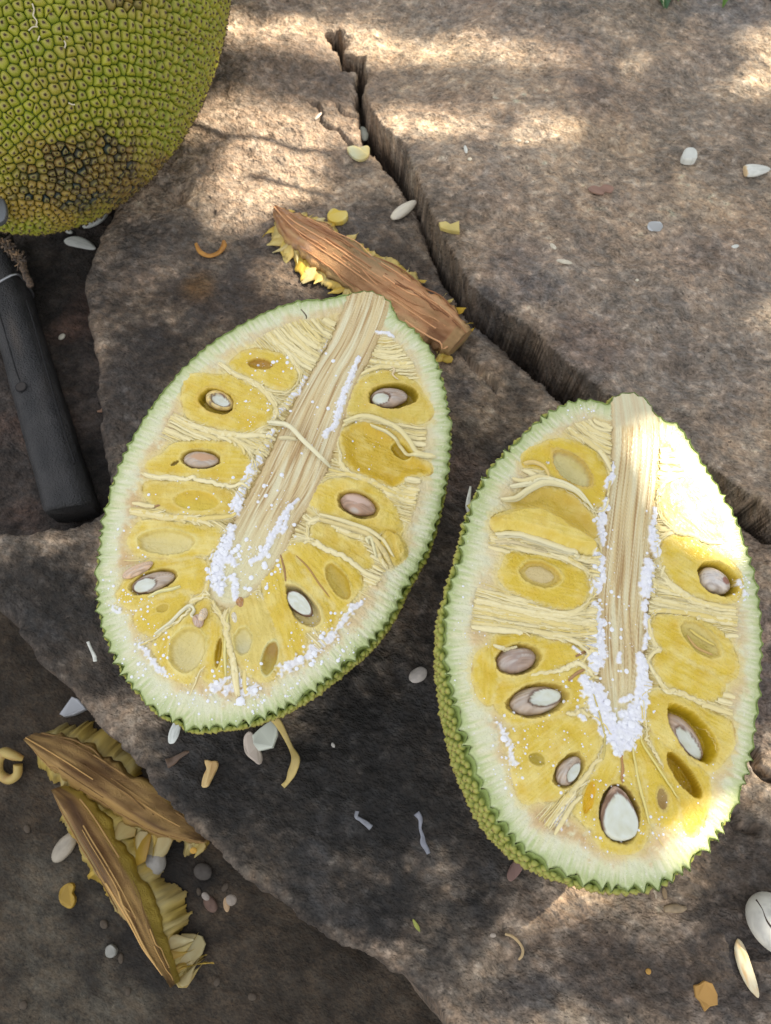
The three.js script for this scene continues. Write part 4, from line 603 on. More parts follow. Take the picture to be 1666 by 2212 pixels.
    { p: [[1380, 1590], [1396, 1622], [1430, 1672], [1462, 1722]], r: 3, lift: 3, col: [0.72, 0.62, 0.2] },
    { p: [[1366, 1615], [1376, 1680], [1392, 1740], [1402, 1780]], r: 3.2, lift: 3, col: [0.74, 0.64, 0.22] },
    { p: [[1342, 1632], [1345, 1660], [1342, 1690]], r: 3.2, lift: 1.5, col: [0.45, 0.24, 0.08] },
    { p: [[1280, 1500], [1298, 1560], [1306, 1600], [1302, 1640]], r: 2.4, lift: 2, col: [0.6, 0.5, 0.16] },
    { p: [[1500, 1555], [1525, 1570], [1546, 1600], [1552, 1640]], r: 4, lift: -4, col: [0.72, 0.54, 0.12] },
  ],
  latex: [
    [[1325, 1000, 8], [1322, 1030, 16], [1312, 1050, 22]], [[1312, 1080, 14], [1302, 1112, 24], [1298, 1145, 24], [1302, 1175, 14]].map((q) => q),
    Object.assign([[1292, 1205, 24], [1292, 1250, 26], [1288, 1275, 18]], { solid: 1 }), [[1284, 1300, 16], [1290, 1320, 18]],
    Object.assign([[1288, 1318, 24], [1284, 1365, 32], [1288, 1405, 36], [1284, 1440, 26]], { solid: 1 }), Object.assign([[1262, 1470, 22], [1285, 1500, 40], [1300, 1535, 36], [1318, 1570, 40], [1336, 1612, 26], [1340, 1628, 12]], { solid: 1 }),
    Object.assign([[1350, 1590, 44], [1368, 1555, 34], [1385, 1520, 26], [1390, 1470, 26], [1384, 1420, 18]], { solid: 1 }), [[1392, 1400, 14], [1402, 1365, 16], [1394, 1330, 18]], [[1340, 1515, 14], [1362, 1505, 14]], [[1340, 1545, 16], [1365, 1535, 18]],
    [[1416, 1100, 12], [1414, 1130, 18]], Object.assign([[1412, 1150, 22], [1414, 1175, 22], [1418, 1195, 16]], { solid: 1 }), Object.assign([[1402, 1222, 24], [1400, 1255, 28], [1398, 1280, 24]], { solid: 1 }), [[1396, 1300, 18], [1392, 1318, 16]], [[1338, 1412, 12], [1337, 1426, 14]],
    [[1180, 1000, 3], [1185, 1002, 3]], [[1246, 1535, 12], [1262, 1552, 14]], soft([[1076, 1560, 22], [1098, 1600, 28], [1112, 1650, 28]]), soft([[1208, 1780, 30], [1225, 1740, 26], [1238, 1715, 18]]), soft([[1596, 1258, 26], [1608, 1284, 22]]), [[1240, 1400, 12], [1255, 1412, 10]], [[1258, 1480, 12], [1270, 1470, 10]],
  ],
  sprinkle: [[1340, 1440, 50, 160, 50, 6], [1300, 1250, 30, 200, 60, 6], [1410, 1200, 20, 140, 50, 5], [1240, 1480, 60, 60, 50, 4], [1100, 1620, 40, 100, 80, 3.4], [1300, 1760, 60, 90, 60, 3], [1430, 1640, 120, 160, 60, 2.6], [1020, 1400, 40, 200, 50, 2.6], [1250, 1700, 50, 60, 40, 3.4], [1420, 1790, 70, 30, 50, 3], [1600, 1270, 24, 30, 50, 3], [1260, 890, 40, 20, 20, 2.6], [1190, 1600, 90, 80, 60, 2.4]],
  extra: ({ h, c }) => [h, c],
});
// ---------------------------------------------------------------- the tree whose leaves shade the stone, above and to the right of the photo
{
  const r = rngOf(4), ground0 = (px, py, y) => { const p = at(px, py, y); return [p.x - SUN.x * y / SUN.y, p.z - SUN.z * y / SUN.y]; };
  const gaps = [];   // gaps shaped into the unseen foliage so sun patches land on the stone
  const E = (x, y, rx, ry, od = 0, h = 0.01) => (rx *= 1.18, ry *= 1.3, 0) || gaps.push({ P: polyOf(Array.from({ length: 14 }, (_, i) => ground0(x + rx * Math.cos(i * 0.449), y + ry * Math.sin(i * 0.449), h))), od });
  const G = (pts, od = 0, h = 0.1) => gaps.push({ P: polyOf(pts.map(([x, y]) => ground0(x, y, h))), od });
  G([[420, -40], [760, -40], [760, 460], [420, 480]], 2.9, 0.01); G([[760, -40], [1700, -40], [1700, 840], [900, 760]], 3.1, 0.01);
  E(610, 60, 170, 30); E(500, 225, 70, 32); E(660, 200, 70, 22); E(610, 290, 90, 26); E(510, 395, 55, 45); E(640, 375, 80, 24); E(700, 110, 40, 26);
  E(950, 150, 130, 52); E(1090, 190, 60, 38); E(860, 95, 70, 30); E(920, 270, 110, 40); E(1230, 195, 34, 28); E(1325, 215, 40, 28);
  E(1615, 195, 70, 38); E(1645, 90, 40, 32); E(1590, 400, 70, 42); E(1635, 480, 40, 60); E(1630, 680, 48, 44); E(1120, 330, 50, 26); E(1310, 430, 40, 24);
  G([[1385, 870], [1450, 880], [1580, 1050], [1660, 1190], [1625, 1252], [1556, 1232], [1490, 1185], [1440, 1115], [1395, 1040], [1370, 960]]);
  G([[1560, 1540], [1690, 1480], [1690, 1700], [1600, 1800], [1500, 1880], [1400, 1930], [1380, 1880], [1500, 1800], [1570, 1700]], 0.95);
  E(1650, 1380, 36, 130, 0.6, 0); E(1652, 1640, 50, 70, 0.15, 0); E(680, 525, 80, 34, 0.2, 0.03); E(950, 680, 60, 34, 0.2, 0.03);
  G([[880, 1880], [1700, 1880], [1700, 2300], [880, 2300]], 1.35, 0); E(1180, 2010, 100, 50, 0.9, 0);
  const od = (x, z) => { let v = 5.5; for (const g of gaps) if (x > g.P.x0 && x < g.P.x1 && z > g.P.y0 && z < g.P.y1 && g.od < v && inside(g.P, x, z) > 0) v = g.od; return v; };
  const leaf = (() => { const pos = [], idx = [], n = 7; for (let i = 0; i <= n; i++) { const t = i / n, w = Math.sin(Math.PI * Math.pow(t, 0.8)) * 0.24 + 0.004; pos.push(-w, 0.05 * Math.sin(t * 3), t - 0.5, 0, -0.03 + 0.05 * Math.sin(t * 3), t - 0.5, w, 0.05 * Math.sin(t * 3), t - 0.5); } for (let i = 0; i < n; i++) for (let k = 0; k < 2; k++) { const a = i * 3 + k; idx.push(a, a + 3, a + 1, a + 1, a + 3, a + 4); } return geoOf(pos, idx); })();
  const tree = thing('shade_tree', 'broad leafed tree outside the frame to the right with foliage shaped to dapple the stone slab', 'tree', V(2.3, SOIL, -1.5));
  const spots = [], u = V(0, 1, 0).cross(SUN).normalize(), w = SUN.clone().cross(u), m4 = new THREE.Matrix4(), q = new THREE.Quaternion(), e = new THREE.Euler(), p = V(0, 0, 0), inv = tree.position.clone().negate();
  const base = new THREE.Quaternion().setFromUnitVectors(UP, SUN);
  for (let i = 0; i < 21000; i++) {
    const x = -0.85 + 1.65 * r(), z = -1.35 + 1.85 * r(), s = 0.052 + 0.03 * r(), yaw = r() * 6.283, dist = 1.75 + 0.75 * r();
    e.set((r() - 0.5) * 1.1, yaw, (r() - 0.5) * 1.1); q.copy(base).multiply(new THREE.Quaternion().setFromEuler(e));
    p.set(x, 0, z).addScaledVector(SUN, dist);
    let v = od(x, z); for (const t of [-0.5, -0.22, 0.22, 0.5]) { const a = V(0, 0, t * s).applyQuaternion(q).add(p), k = a.y / SUN.y; v = Math.min(v, od(a.x - SUN.x * k, a.z - SUN.z * k)); }
    if (r() > v / 5.5) continue;
    spots.push(m4.compose(p.clone().add(inv), q, V(s, s, s)).clone());
  }
  const crown = new THREE.InstancedMesh(leaf, new THREE.MeshStandardMaterial({ color: new THREE.Color(0.055, 0.105, 0.025), roughness: 0.6, side: THREE.DoubleSide }), spots.length);
  spots.forEach((m, i) => crown.setMatrixAt(i, m)); crown.name = 'crown'; crown.userData.kind = 'stuff'; crown.castShadow = crown.receiveShadow = true; tree.add(crown);
  const bark = new THREE.MeshStandardMaterial({ color: new THREE.Color(0.11, 0.085, 0.06), roughness: 0.9 });
  const tube = (pts, r0) => new THREE.TubeGeometry(new THREE.CatmullRomCurve3(pts), 30, r0, 9);
  part('trunk', bend(new THREE.CylinderGeometry(0.09, 0.16, 3.2, 20, 12), (v) => { v.y += 1.6; v.x += 0.06 * Math.sin(v.y * 1.7); v.z += 0.05 * Math.cos(v.y * 2.1); }), bark, tree);
  part('limb', tube([V(0, 2.6, 0), V(-0.4, 2.75, 0.2), V(-0.9, 2.5, 0.6), V(-1.4, 2.2, 1.1)], 0.04), bark, tree);
  part('limb', tube([V(0, 2.3, 0), V(-0.3, 2.4, -0.1), V(-0.8, 2.4, -0.2), V(-1.4, 2.2, -0.1)], 0.035), bark, tree);
  const twig = (pts, lift, rad) => part('twig', tube(pts.map(([x, y]) => { const [gx, gz] = ground0(x, y, 0); return V(gx, 0, gz).addScaledVector(SUN, lift).add(inv); }), rad), bark, tree);
  twig([[400, 158], [480, 172], [560, 188], [640, 204], [720, 214], [800, 168], [850, 186], [900, 204], [1000, 216], [1120, 236]], 0.42, 0.0032);
  twig([[400, 258], [470, 284], [560, 300], [640, 322], [720, 330]], 0.46, 0.003); twig([[540, 372], [640, 396], [720, 424]], 0.46, 0.003);
}

// ---------------------------------------------------------------- whole jackfruit
{
  const A = [0.155, 0.1296, 0.2724], r = rngOf(71), cy = LOWY + A[1] * 0.97 - 0.004, center = V(-0.3071, cy, -0.7283), turn = new THREE.Quaternion().setFromAxisAngle(UP, -0.0475);
  const root = thing('jackfruit', 'whole spiny green jackfruit with a browned end at upper left', 'jackfruit', V(center.x, LOWY - 0.004, center.z)); root.quaternion.copy(turn);
  const off = V(0, center.y - root.position.y, 0), NP = 7200, pts = [];
  for (let i = 0; i < NP; i++) { const y = 1 - 2 * (i + 0.5) / NP, a = i * 2.399963, s = Math.sqrt(1 - y * y); const j = 0.024; const v = V(s * Math.cos(a) + (r() - 0.5) * j, s * Math.sin(a) + (r() - 0.5) * j, -y + (r() - 0.5) * j).normalize(); pts.push(v.multiply(V(...A))); }
  const world = (v) => v.clone().add(off).applyQuaternion(turn).add(root.position);
  const skin = paint(bend(new THREE.SphereGeometry(1, 90, 60), (v) => v.multiply(V(A[0] - 0.0012, A[1] - 0.0012, A[2] - 0.0012))), () => [0.10, 0.16, 0.02]); skin.translate(0, off.y, 0);
  const body = part('rind', skin, M.rind, root);
  // the nearest neighbours cut each spine's foot to its cell
  const cell = 0.016, hash = new Map(), key = (v) => `${Math.floor(v.x / cell)},${Math.floor(v.y / cell)},${Math.floor(v.z / cell)}`; pts.forEach((v, i) => { const k = key(v); (hash.get(k) ?? hash.set(k, []).get(k)).push(i); });
  const brownA = world(V(0, 0, 0)), heap = [];
  pts.forEach((v, i) => {
    const nn = V(v.x / A[0] ** 2, v.y / A[1] ** 2, v.z / A[2] ** 2).normalize(), t1 = V(0, 1, 0).cross(nn).normalize(), t2 = nn.clone().cross(t1);
    const w = world(v), wn = nn.clone().applyQuaternion(turn), view = EYE.clone().sub(w), dist = view.length(), see = wn.dot(view) / dist;
    if (see < -0.25) return;
    const [px, py] = toPx(w), inFrame = px > -60 && px < 540 && py > -60 && py < 540;
    let poly = []; for (let k = 0; k < 14; k++) poly.push([0.0072 * Math.cos(k * 0.4488), 0.0072 * Math.sin(k * 0.4488)]);
    const cx = Math.floor(v.x / cell), cyy = Math.floor(v.y / cell), cz = Math.floor(v.z / cell);
    for (let a = -1; a < 2; a++) for (let b = -1; b < 2; b++) for (let c = -1; c < 2; c++) for (const j of hash.get(`${cx + a},${cyy + b},${cz + c}`) || []) {
      if (j === i) continue; const d = pts[j].clone().sub(v), x = d.dot(t1), y = d.dot(t2), l = Math.hypot(x, y); if (l > 0.0145 || l < 1e-6) continue;
      const nx = x / l, ny = y / l, o = l / 2, res = [];
      for (let k = 0; k < poly.length; k++) { const P = poly[k], Q = poly[(k + 1) % poly.length], dp = P[0] * nx + P[1] * ny - o, dq = Q[0] * nx + Q[1] * ny - o; if (dp <= 0) res.push(P); if ((dp < 0) !== (dq < 0)) { const t = dp / (dp - dq); res.push([P[0] + (Q[0] - P[0]) * t, P[1] + (Q[1] - P[1]) * t]); } }
      poly = res; if (poly.length < 3) break;
    }
    if (poly.length < 3) return;
    poly = poly.flatMap((P, k) => { const Q = poly[(k + 1) % poly.length], l = Math.hypot(Q[0] - P[0], Q[1] - P[1]); return l < 0.0014 ? [[(P[0] + Q[0]) / 2, (P[1] + Q[1]) / 2]] : [[P[0] * 0.78 + Q[0] * 0.22, P[1] * 0.78 + Q[1] * 0.22], [P[0] * 0.22 + Q[0] * 0.78, P[1] * 0.22 + Q[1] * 0.78]]; });
    // browned, knobbly end
    const [bx, by] = [px - 190, py - 372], old = sst(1.15, 0.5, Math.hypot(bx / 170, by / 105) + 0.5 * N2(px / 40, py / 40)) , oldB = sst(1.2, 0.4, Math.hypot((px - 100) / 160, (py - 430) / 60) + 0.4 * N2(px / 30, py / 30)), spot = sst(1, 0.4, Math.hypot((px - 262) / 16, (py - 266) / 22)) + sst(1.2, 0.5, Math.hypot((px - 270) / 60, (py - 4) / 18));
    const worn = clamp(old * (0.85 + 0.5 * r()) + spot * 0.8), och = clamp(oldB * 0.9 + old * 0.5), sideTone = r();  // each spine side gets a random green tone
    const side = mix3(mix3(mix3([0.24, 0.28, 0.02], [0.36, 0.36, 0.03], sideTone), [0.34, 0.25, 0.05], clamp(0.2 + 0.8 * fbm(px / 90, py / 90, 2)) * 0.8), mix3([0.33, 0.18, 0.03], [0.06, 0.034, 0.02], worn * (0.45 + 0.9 * r())), Math.max(worn * 0.9, och * 0.8)), foot = mix3([0.15, 0.22, 0.018], [0.025, 0.016, 0.008], Math.max(worn, och * 0.8)), topc = mix3(side, [0.36, 0.30, 0.07], 0.5), tip = [0.055, 0.03, 0.016];
    const m = poly.length, tall = (0.0036 + 0.001 * r()) * (1 - 0.3 * och), lx = (r() - 0.5) * 0.0013, ly = (r() - 0.5) * 0.0013, pos = [], col = [], idx = [];
    const dir = V(0, 0, 0);
    const rings = [[1.0, -0.12, foot], [0.95, 0.22, mix3(foot, side, 0.55)], [0.85, 0.5, side], [0.68, 0.76, side], [0.48, 0.92, topc], [0.28, 0.99, mix3(topc, tip, 0.35)], [0.21, 1.03, mix3(topc, tip, 0.95)], [0.12, 1.14 + 0.25 * r(), tip]];
    rings.forEach(([s, h, c]) => { for (const P of poly) { const x = P[0] * s + lx * h, y = P[1] * s + ly * h; dir.set(0, 0, 0).addScaledVector(t1, x).addScaledVector(t2, y).addScaledVector(nn, h * tall - (x * x + y * y) * 3.4 - 0.0003); pos.push(dir.x, dir.y, dir.z); const f = 0.9 + 0.2 * r(); col.push(c[0] * f, c[1] * f, c[2] * f); } });
    dir.set(0, 0, 0).addScaledVector(t1, lx).addScaledVector(t2, ly).addScaledVector(nn, tall * 1.2); pos.push(dir.x, dir.y, dir.z); col.push(...tip);
    for (let k = 0; k < rings.length - 1; k++) for (let q = 0; q < m; q++) { const a = k * m + q, b = k * m + (q + 1) % m; idx.push(a, b, a + m, b, b + m, a + m); }
    for (let q = 0; q < m; q++) idx.push((rings.length - 1) * m + q, (rings.length - 1) * m + (q + 1) % m, rings.length * m);
    heap.push({ g: geoOf(pos, idx, col), v, rank: inFrame ? see / dist + 10 : see / dist });
  });
  heap.sort((a, b) => b.rank - a.rank);
  const restG = [];
  heap.forEach((h, i) => { if (i < 300) { const m = part('spine', h.g, M.rind, body); m.position.set(h.v.x, h.v.y + off.y, h.v.z); } else restG.push(h.g.translate(h.v.x, h.v.y + off.y, h.v.z)); });
  const s = part('spine', mergeGeometries(restG), M.rind, body); s.userData.kind = 'stuff';
  // a dry scale and pale hairs that cling to it
  const onFruit = (px, py) => { const d = rayOf(px, py).normalize().applyQuaternion(turn.clone().invert()), o = EYE.clone().sub(root.position).applyQuaternion(turn.clone().invert()).sub(off), S = V(1 / A[0], 1 / A[1], 1 / A[2]), dn = d.clone().multiply(S), on = o.clone().multiply(S), a = dn.dot(dn), b = on.dot(dn), c = on.dot(on) - 1.05, disc = b * b - a * c; return o.addScaledVector(d, (-b - Math.sqrt(Math.max(0, disc))) / a).add(off); };
  for (const l of [[[70, 8], [74, 22], [72, 34], [80, 46], [78, 56]], [[62, 66], [72, 58], [82, 58]], [[140, 104], [142, 96], [139, 88]], [[146, 80], [141, 81]], [[148, 222], [156, 226], [162, 226]], [[82, 88], [86, 78]]]) part('dry_hair', new THREE.TubeGeometry(new THREE.CatmullRomCurve3(l.map((q) => onFruit(...q))), 16, 0.0006, 5), new THREE.MeshStandardMaterial({ color: new THREE.Color(0.62, 0.55, 0.4), roughness: 0.8 }), root);
}

// ---------------------------------------------------------------- knife with a dark wooden handle
{
  const top = 0.012, A = at(-42, 470, top), B = at(141, 1094, top), dir = B.clone().sub(A), len = dir.length(); dir.normalize(); const side = UP.clone().cross(dir).normalize().negate();
  const root = thing('knife', 'big old knife with a black wooden handle and a wire ring, at the left edge', 'knife', A.clone().setY(LOWY)), lift = top - LOWY;
  const K = 20, NL = 90, pos = [], col = [], idx = [], uv = [], W = 0.0186, T = lift * 0.92;
  for (let i = 0; i <= NL; i++) {
    const t = i / NL, end = t > 0.985 ? 1 - (t - 0.985) / 0.015 * 0.1 : 1, w = W * (0.9 + 0.16 * t) * end;
    for (let k = 0; k < K; k++) {
      const a = k / K * 6.2832, c = Math.cos(a), s = Math.sin(a), e = 6.5, rr = 1 / Math.pow(Math.abs(c) ** e + Math.abs(s) ** e, 1 / e);
      let x = c * rr * w, y = s * rr * T * 0.5 * end; if (y > 0 && x < 0) y -= 0.0045 * sst(0.55, 1, -x / w); if (y > 0 && x > 0) y -= 0.0015 * sst(0.7, 1, x / w);
      const nz = 0.0006 * N2(t * 9, a * 1.5, 3) + 0.00025 * N2(t * 40, a * 6, 5), slant = t > 0.9 ? -x * 0.2 * sst(0.9, 1, t) : 0;
      const along = t * len + slant + (i === 0 ? 0.006 * N2(a * 3, 4) : 0), p = dir.clone().multiplyScalar(along).addScaledVector(side, x + nz).addScaledVector(UP, lift - T * 0.5 + y + nz);
      pos.push(p.x, p.y, p.z); uv.push(along / 0.06, a * 0.02 / 0.06 * 1.2);
      const g = fbm(t * 14, a * 7, 3, 90), h = N2(t * 5, a * 22, 91); let q = mix3([0.011, 0.012, 0.014], [0.032, 0.031, 0.032], clamp(0.35 + 0.9 * g + 0.5 * h)); q = mix3(q, [0.085, 0.065, 0.05], clamp(h * 2.2 - 0.6) * 0.6 + sst(0.16, 0.06, t) * 0.3); col.push(...q);
    }
  }
  for (let i = 0; i < NL; i++) for (let k = 0; k < K; k++) { const a = i * K + k, b = i * K + (k + 1) % K; idx.push(a, b, a + K, b, b + K, a + K); }
  for (const [i, f] of [[0, 1], [NL, 0]]) { const c = pos.length / 3, p = dir.clone().multiplyScalar(i ? len : 0).addScaledVector(UP, lift - T * 0.5); pos.push(p.x, p.y, p.z); uv.push(0, 0); col.push(0.03, 0.026, 0.024); for (let k = 0; k < K; k++) { const a = i * K + k, b = i * K + (k + 1) % K; f ? idx.push(c, b, a) : idx.push(c, a, b); } }
  const hg = geoOf(pos, idx, col, null, uv); part('handle', hg, M.wood, root);
  const on = (px, py, d = 0) => at(px, py, top + d).sub(root.position);
  const dark = new THREE.MeshStandardMaterial({ color: new THREE.Color(0.006, 0.006, 0.007), roughness: 0.9 });
  part('crack', new THREE.TubeGeometry(new THREE.CatmullRomCurve3([[-4, 668], [6, 700], [17, 738], [28, 776], [37, 806], [44, 824]].map((q) => on(...q, -0.0002))), 40, 0.0007, 6), dark, root);
  part('crack', new THREE.TubeGeometry(new THREE.CatmullRomCurve3([[62, 650], [78, 700], [100, 780], [122, 858], [146, 940], [166, 1000]].map((q) => on(q[0] - 4, q[1], -0.0008))), 40, 0.0008, 6), dark, root);
  const rv = part('rivet', new THREE.CylinderGeometry(0.0042, 0.0044, 0.002, 24), new THREE.MeshStandardMaterial({ color: new THREE.Color(0.035, 0.03, 0.027), roughness: 0.55, metalness: 0.4 }), root); rv.position.copy(on(46, 836, 0.0001));
  const rr = new THREE.Mesh(new THREE.TorusGeometry(0.0046, 0.0006, 8, 28), dark); rr.name = 'rivet_groove'; rr.rotation.x = Math.PI / 2; rr.position.copy(on(46, 836, 0.0006)); root.add(rr);
  // wire ring round the handle
  const ringPts = Array.from({ length: 40 }, (_, k) => { const a = k / 40 * 6.2832, c = Math.cos(a), s = Math.sin(a), e = 6.5, q = 1 / Math.pow(Math.abs(c) ** e + Math.abs(s) ** e, 1 / e), o = on(-1, 612).setY(0); return o.addScaledVector(side, c * q * (W * 0.95 + 0.0012)).addScaledVector(UP, lift - T * 0.5 + s * q * (T * 0.5 + 0.0012)).addScaledVector(dir, 0.006 * c); });
  part('wire_ring', new THREE.TubeGeometry(new THREE.CatmullRomCurve3(ringPts, true), 120, 0.0011, 8, true), M.metal, root);
  // frayed fibres at the top of the handle
  const fr = rngOf(8), frG = []; for (let i = 0; i < 90; i++) { const px = 2 + 44 * fr(), py = 512 + (px - 2) * 1.05 + 16 * fr(), a = on(px, py, 0.002), pts = [a]; let dx = (fr() - 0.4) * 0.006, dz = (fr() - 0.6) * 0.007; for (let k = 1; k < 4; k++) pts.push(a.clone().add(V(dx * k * 0.7 + (fr() - 0.5) * 0.003, 0.002 * (fr() - 0.4), dz * k * 0.7 + (fr() - 0.5) * 0.003))); const g = new THREE.TubeGeometry(new THREE.CatmullRomCurve3(pts), 8, 0.0005 + 0.0008 * fr(), 5), c = mix3([0.06, 0.045, 0.035], [0.34, 0.22, 0.12], fr() ** 2); frG.push(paint(g, () => c)); }
  for (let i = 0; i < 26; i++) { const t = fr(), px = 40 + 22 * t, py = 556 + 60 * t, a = on(px + 6 * fr(), py, 0), g = new THREE.IcosahedronGeometry(0.0016 + 0.002 * fr(), 1); g.translate(a.x, a.y, a.z); const m = mergeGeometries([paint(g, () => mix3([0.03, 0.024, 0.02], [0.2, 0.13, 0.08], fr() ** 2))]); const n = m.attributes.position.count, ii = new Uint16Array(n); for (let k = 0; k < n; k++) ii[k] = k; m.setIndex(new THREE.BufferAttribute(ii, 1)); frG.push(m); }
  const f = part('frayed_end', mergeGeometries(frG), M.dry, root); f.userData.kind = 'stuff';
  const sh = new THREE.Shape(); const bp = [[-130, 400], [-40, 404], [-2, 420], [12, 442], [16, 464], [10, 480], [-6, 488], [-60, 480], [-140, 470]].map(([x, y]) => at(x, y, 0.105)), b0 = bp[0].clone(); new THREE.CatmullRomCurve3(bp, true).getPoints(60).forEach((p, i) => i ? sh.lineTo(p.x - b0.x, -(p.z - b0.z)) : sh.moveTo(p.x - b0.x, -(p.z - b0.z)));
  const bg = new THREE.ExtrudeGeometry(sh, { depth: 0.003, bevelEnabled: true, bevelSize: 0.001, bevelThickness: 0.001, bevelSegments: 2 }); bg.rotateX(-Math.PI / 2);
  const bl = part('blade', bg, new THREE.MeshStandardMaterial({ color: new THREE.Color(0.16, 0.175, 0.19), roughness: 0.45, metalness: 0.7 }), root); bl.position.copy(b0.sub(root.position));
}
// ---------------------------------------------------------------- torn strips of jackfruit core with yellow fringe
const flapGeo = Array.from({ length: 4 }, (_, k) => { const g = new THREE.SphereGeometry(1, 10, 8); bend(g, (v) => { const t = (v.z + 1) / 2, w = 0.42 * (0.55 + 0.6 * Math.sin(t * 3.1 + k)); v.x *= w; v.y = v.y * 0.05 - 0.22 * t * t + 0.06 * Math.sin(v.x * 6 + k) + 0.05 * Math.sin(t * 5 + k * 2); v.x += 0.16 * Math.sin(t * 2.5 + k * 1.7); if (t > 0.85) v.x *= 1 + 0.5 * Math.sin(v.x * 40 + k); }); return paint(g, (x, y, z) => mix3([1, 1, 1], [0.7, 0.56, 0.35], clamp(0.5 + 0.7 * N2(x * 5 + k, z * 2.2, k) - 0.25 * z))); });
function strip(name, label, pts, where, o) {
  const r = rngOf(o.seed), c0 = pts[Math.floor(pts.length / 2)], root = thing(name, label, 'fruit core strip', where(c0[0], c0[1]), o.group);
  const mid = new THREE.CatmullRomCurve3(pts.map(([x, y]) => V(x, y, 0))), wid = new THREE.CatmullRomCurve3(pts.map((p, i) => V(i, p[2], p[3] ?? 0))), NL = 90, K = 22, pos = [], col = [], idx = [], uv = [], rowEdge = [];
  for (let i = 0; i <= NL; i++) {
    const t = i / NL, p = mid.getPoint(t), tg = mid.getTangent(t), w = wid.getPoint(t).y, raise = wid.getPoint(t).z, nx = -tg.y, ny = tg.x;
    const edge = [];
    for (let k = 0; k < K; k++) { // over the top from one edge to the other, then back underneath
      const top = k < 16, v = top ? -1 + 2 * k / 15 : 1 - 2 * (k - 15) / 7, jag = 1 + (Math.abs(v) > 0.8 ? 0.26 * N2(t * 20, v > 0 ? 3 : 9) + 0.14 * N2(t * 60, v > 0 ? 5 : 12) : 0), s = v * w * jag * (top ? 1 : 0.8);
      const ridge = o.ridge ?? 0, q = top ? (1 - Math.abs(v - ridge) / (1 + Math.abs(ridge) * Math.sign(v - ridge) * -Math.sign(ridge || 1))) : 0;
      const lift = o.base + raise + (top ? o.thick * (0.35 + 0.65 * Math.max(0, q) ** (o.pow ?? 0.6)) + 0.0011 * N2(t * 5, v * 9) + 0.0012 * N2(t * 22, v * 14) + 0.0007 * N2(v * 50, t * 9, o.seed) : 0);
      const P = where(p.x + nx * s, p.y + ny * s), Q = V(P.x, P.y + lift, P.z).sub(root.position); pos.push(Q.x, Q.y, Q.z); uv.push(t * 5, v);
      const f = fbm(v * 4.5 + 3, t * 2.6, 3, o.seed), g = 0.6 * N2(v * 22, t * 6, o.seed) + 0.9 * N2(v * 55 + 4 * N2(t * 5, 3), t * 9, o.seed), b = fbm(t * 4, v * 2, 3, o.seed + 4); let c = mix3(o.dark, o.light, clamp(0.5 + 0.9 * f + 0.55 * g)); c = mix3(c, o.stain, clamp(b * 1.6 - 0.1 + (o.stainBias || 0)) * 0.75); if (Math.abs(v) > 0.86) c = mix3(c, o.fringe, 0.55 * (0.5 + 0.5 * N2(t * 30, v))); if (!top) c = o.fringe.map((q) => q * 0.8); if (o.mix) c = o.mix(c, t, v); col.push(...c.map((q) => clamp(q, 0.01, 0.8)));
      if (k === 0) edge[0] = [Q, V(-nx, 0, -ny)]; if (k === 15) edge[1] = [Q, V(nx, 0, ny)];
    }
    rowEdge.push(edge);
  }
  for (let i = 0; i < NL; i++) for (let k = 0; k < K; k++) { const a = i * K + k, b = i * K + (k + 1) % K; idx.push(a, a + K, b, b, a + K, b + K); }
  for (const i of [0, NL]) { const c = pos.length / 3; let m = [0, 0, 0]; for (let k = 0; k < K; k++) for (let j = 0; j < 3; j++) m[j] += pos[(i * K + k) * 3 + j] / K; pos.push(...m); uv.push(0, 0); col.push(...o.light); for (let k = 0; k < K; k++) { const a = i * K + k, b = i * K + (k + 1) % K; i ? idx.push(c, b, a) : idx.push(c, a, b); } }
  { const g = geoOf(pos, idx, col, null, uv), mid15 = (45 * K + 8); if (g.attributes.normal.getY(mid15) < 0) { for (let i = 0; i < idx.length; i += 3) [idx[i + 1], idx[i + 2]] = [idx[i + 2], idx[i + 1]]; } }
  part('core_face', geoOf(pos, idx, col, null, uv), M.wood, root);
  const fibs = []; // loose fibres that run along the face
  for (let i = 0; i < (o.fibres ?? 46); i++) { const v0 = -0.9 + 1.8 * r(), ta = r() * 0.75, tb = Math.min(1, ta + 0.12 + 0.35 * r()), P = []; for (let q = 0; q < 7; q++) { const t = lerp(ta, tb, q / 6), k = clamp(Math.round((v0 + 0.08 * N2(t * 6, i) + 1) / 2 * 15), 0, 15), a = (Math.round(t * NL) * K + k) * 3; P.push(V(pos[a], pos[a + 1] + 0.0003 + 0.0005 * r(), pos[a + 2])); } const c = mix3(o.dark.map((q) => q * 0.6), o.light.map((q) => q * 1.15), r()); fibs.push(paint(new THREE.TubeGeometry(new THREE.CatmullRomCurve3(P), 16, 0.0003 + 0.0006 * r(), 5), () => c)); }
  part('core_fibre', mergeGeometries(fibs), M.dry, root).userData.kind = 'stuff';
  const pick = o.flapMat; let n = 0;
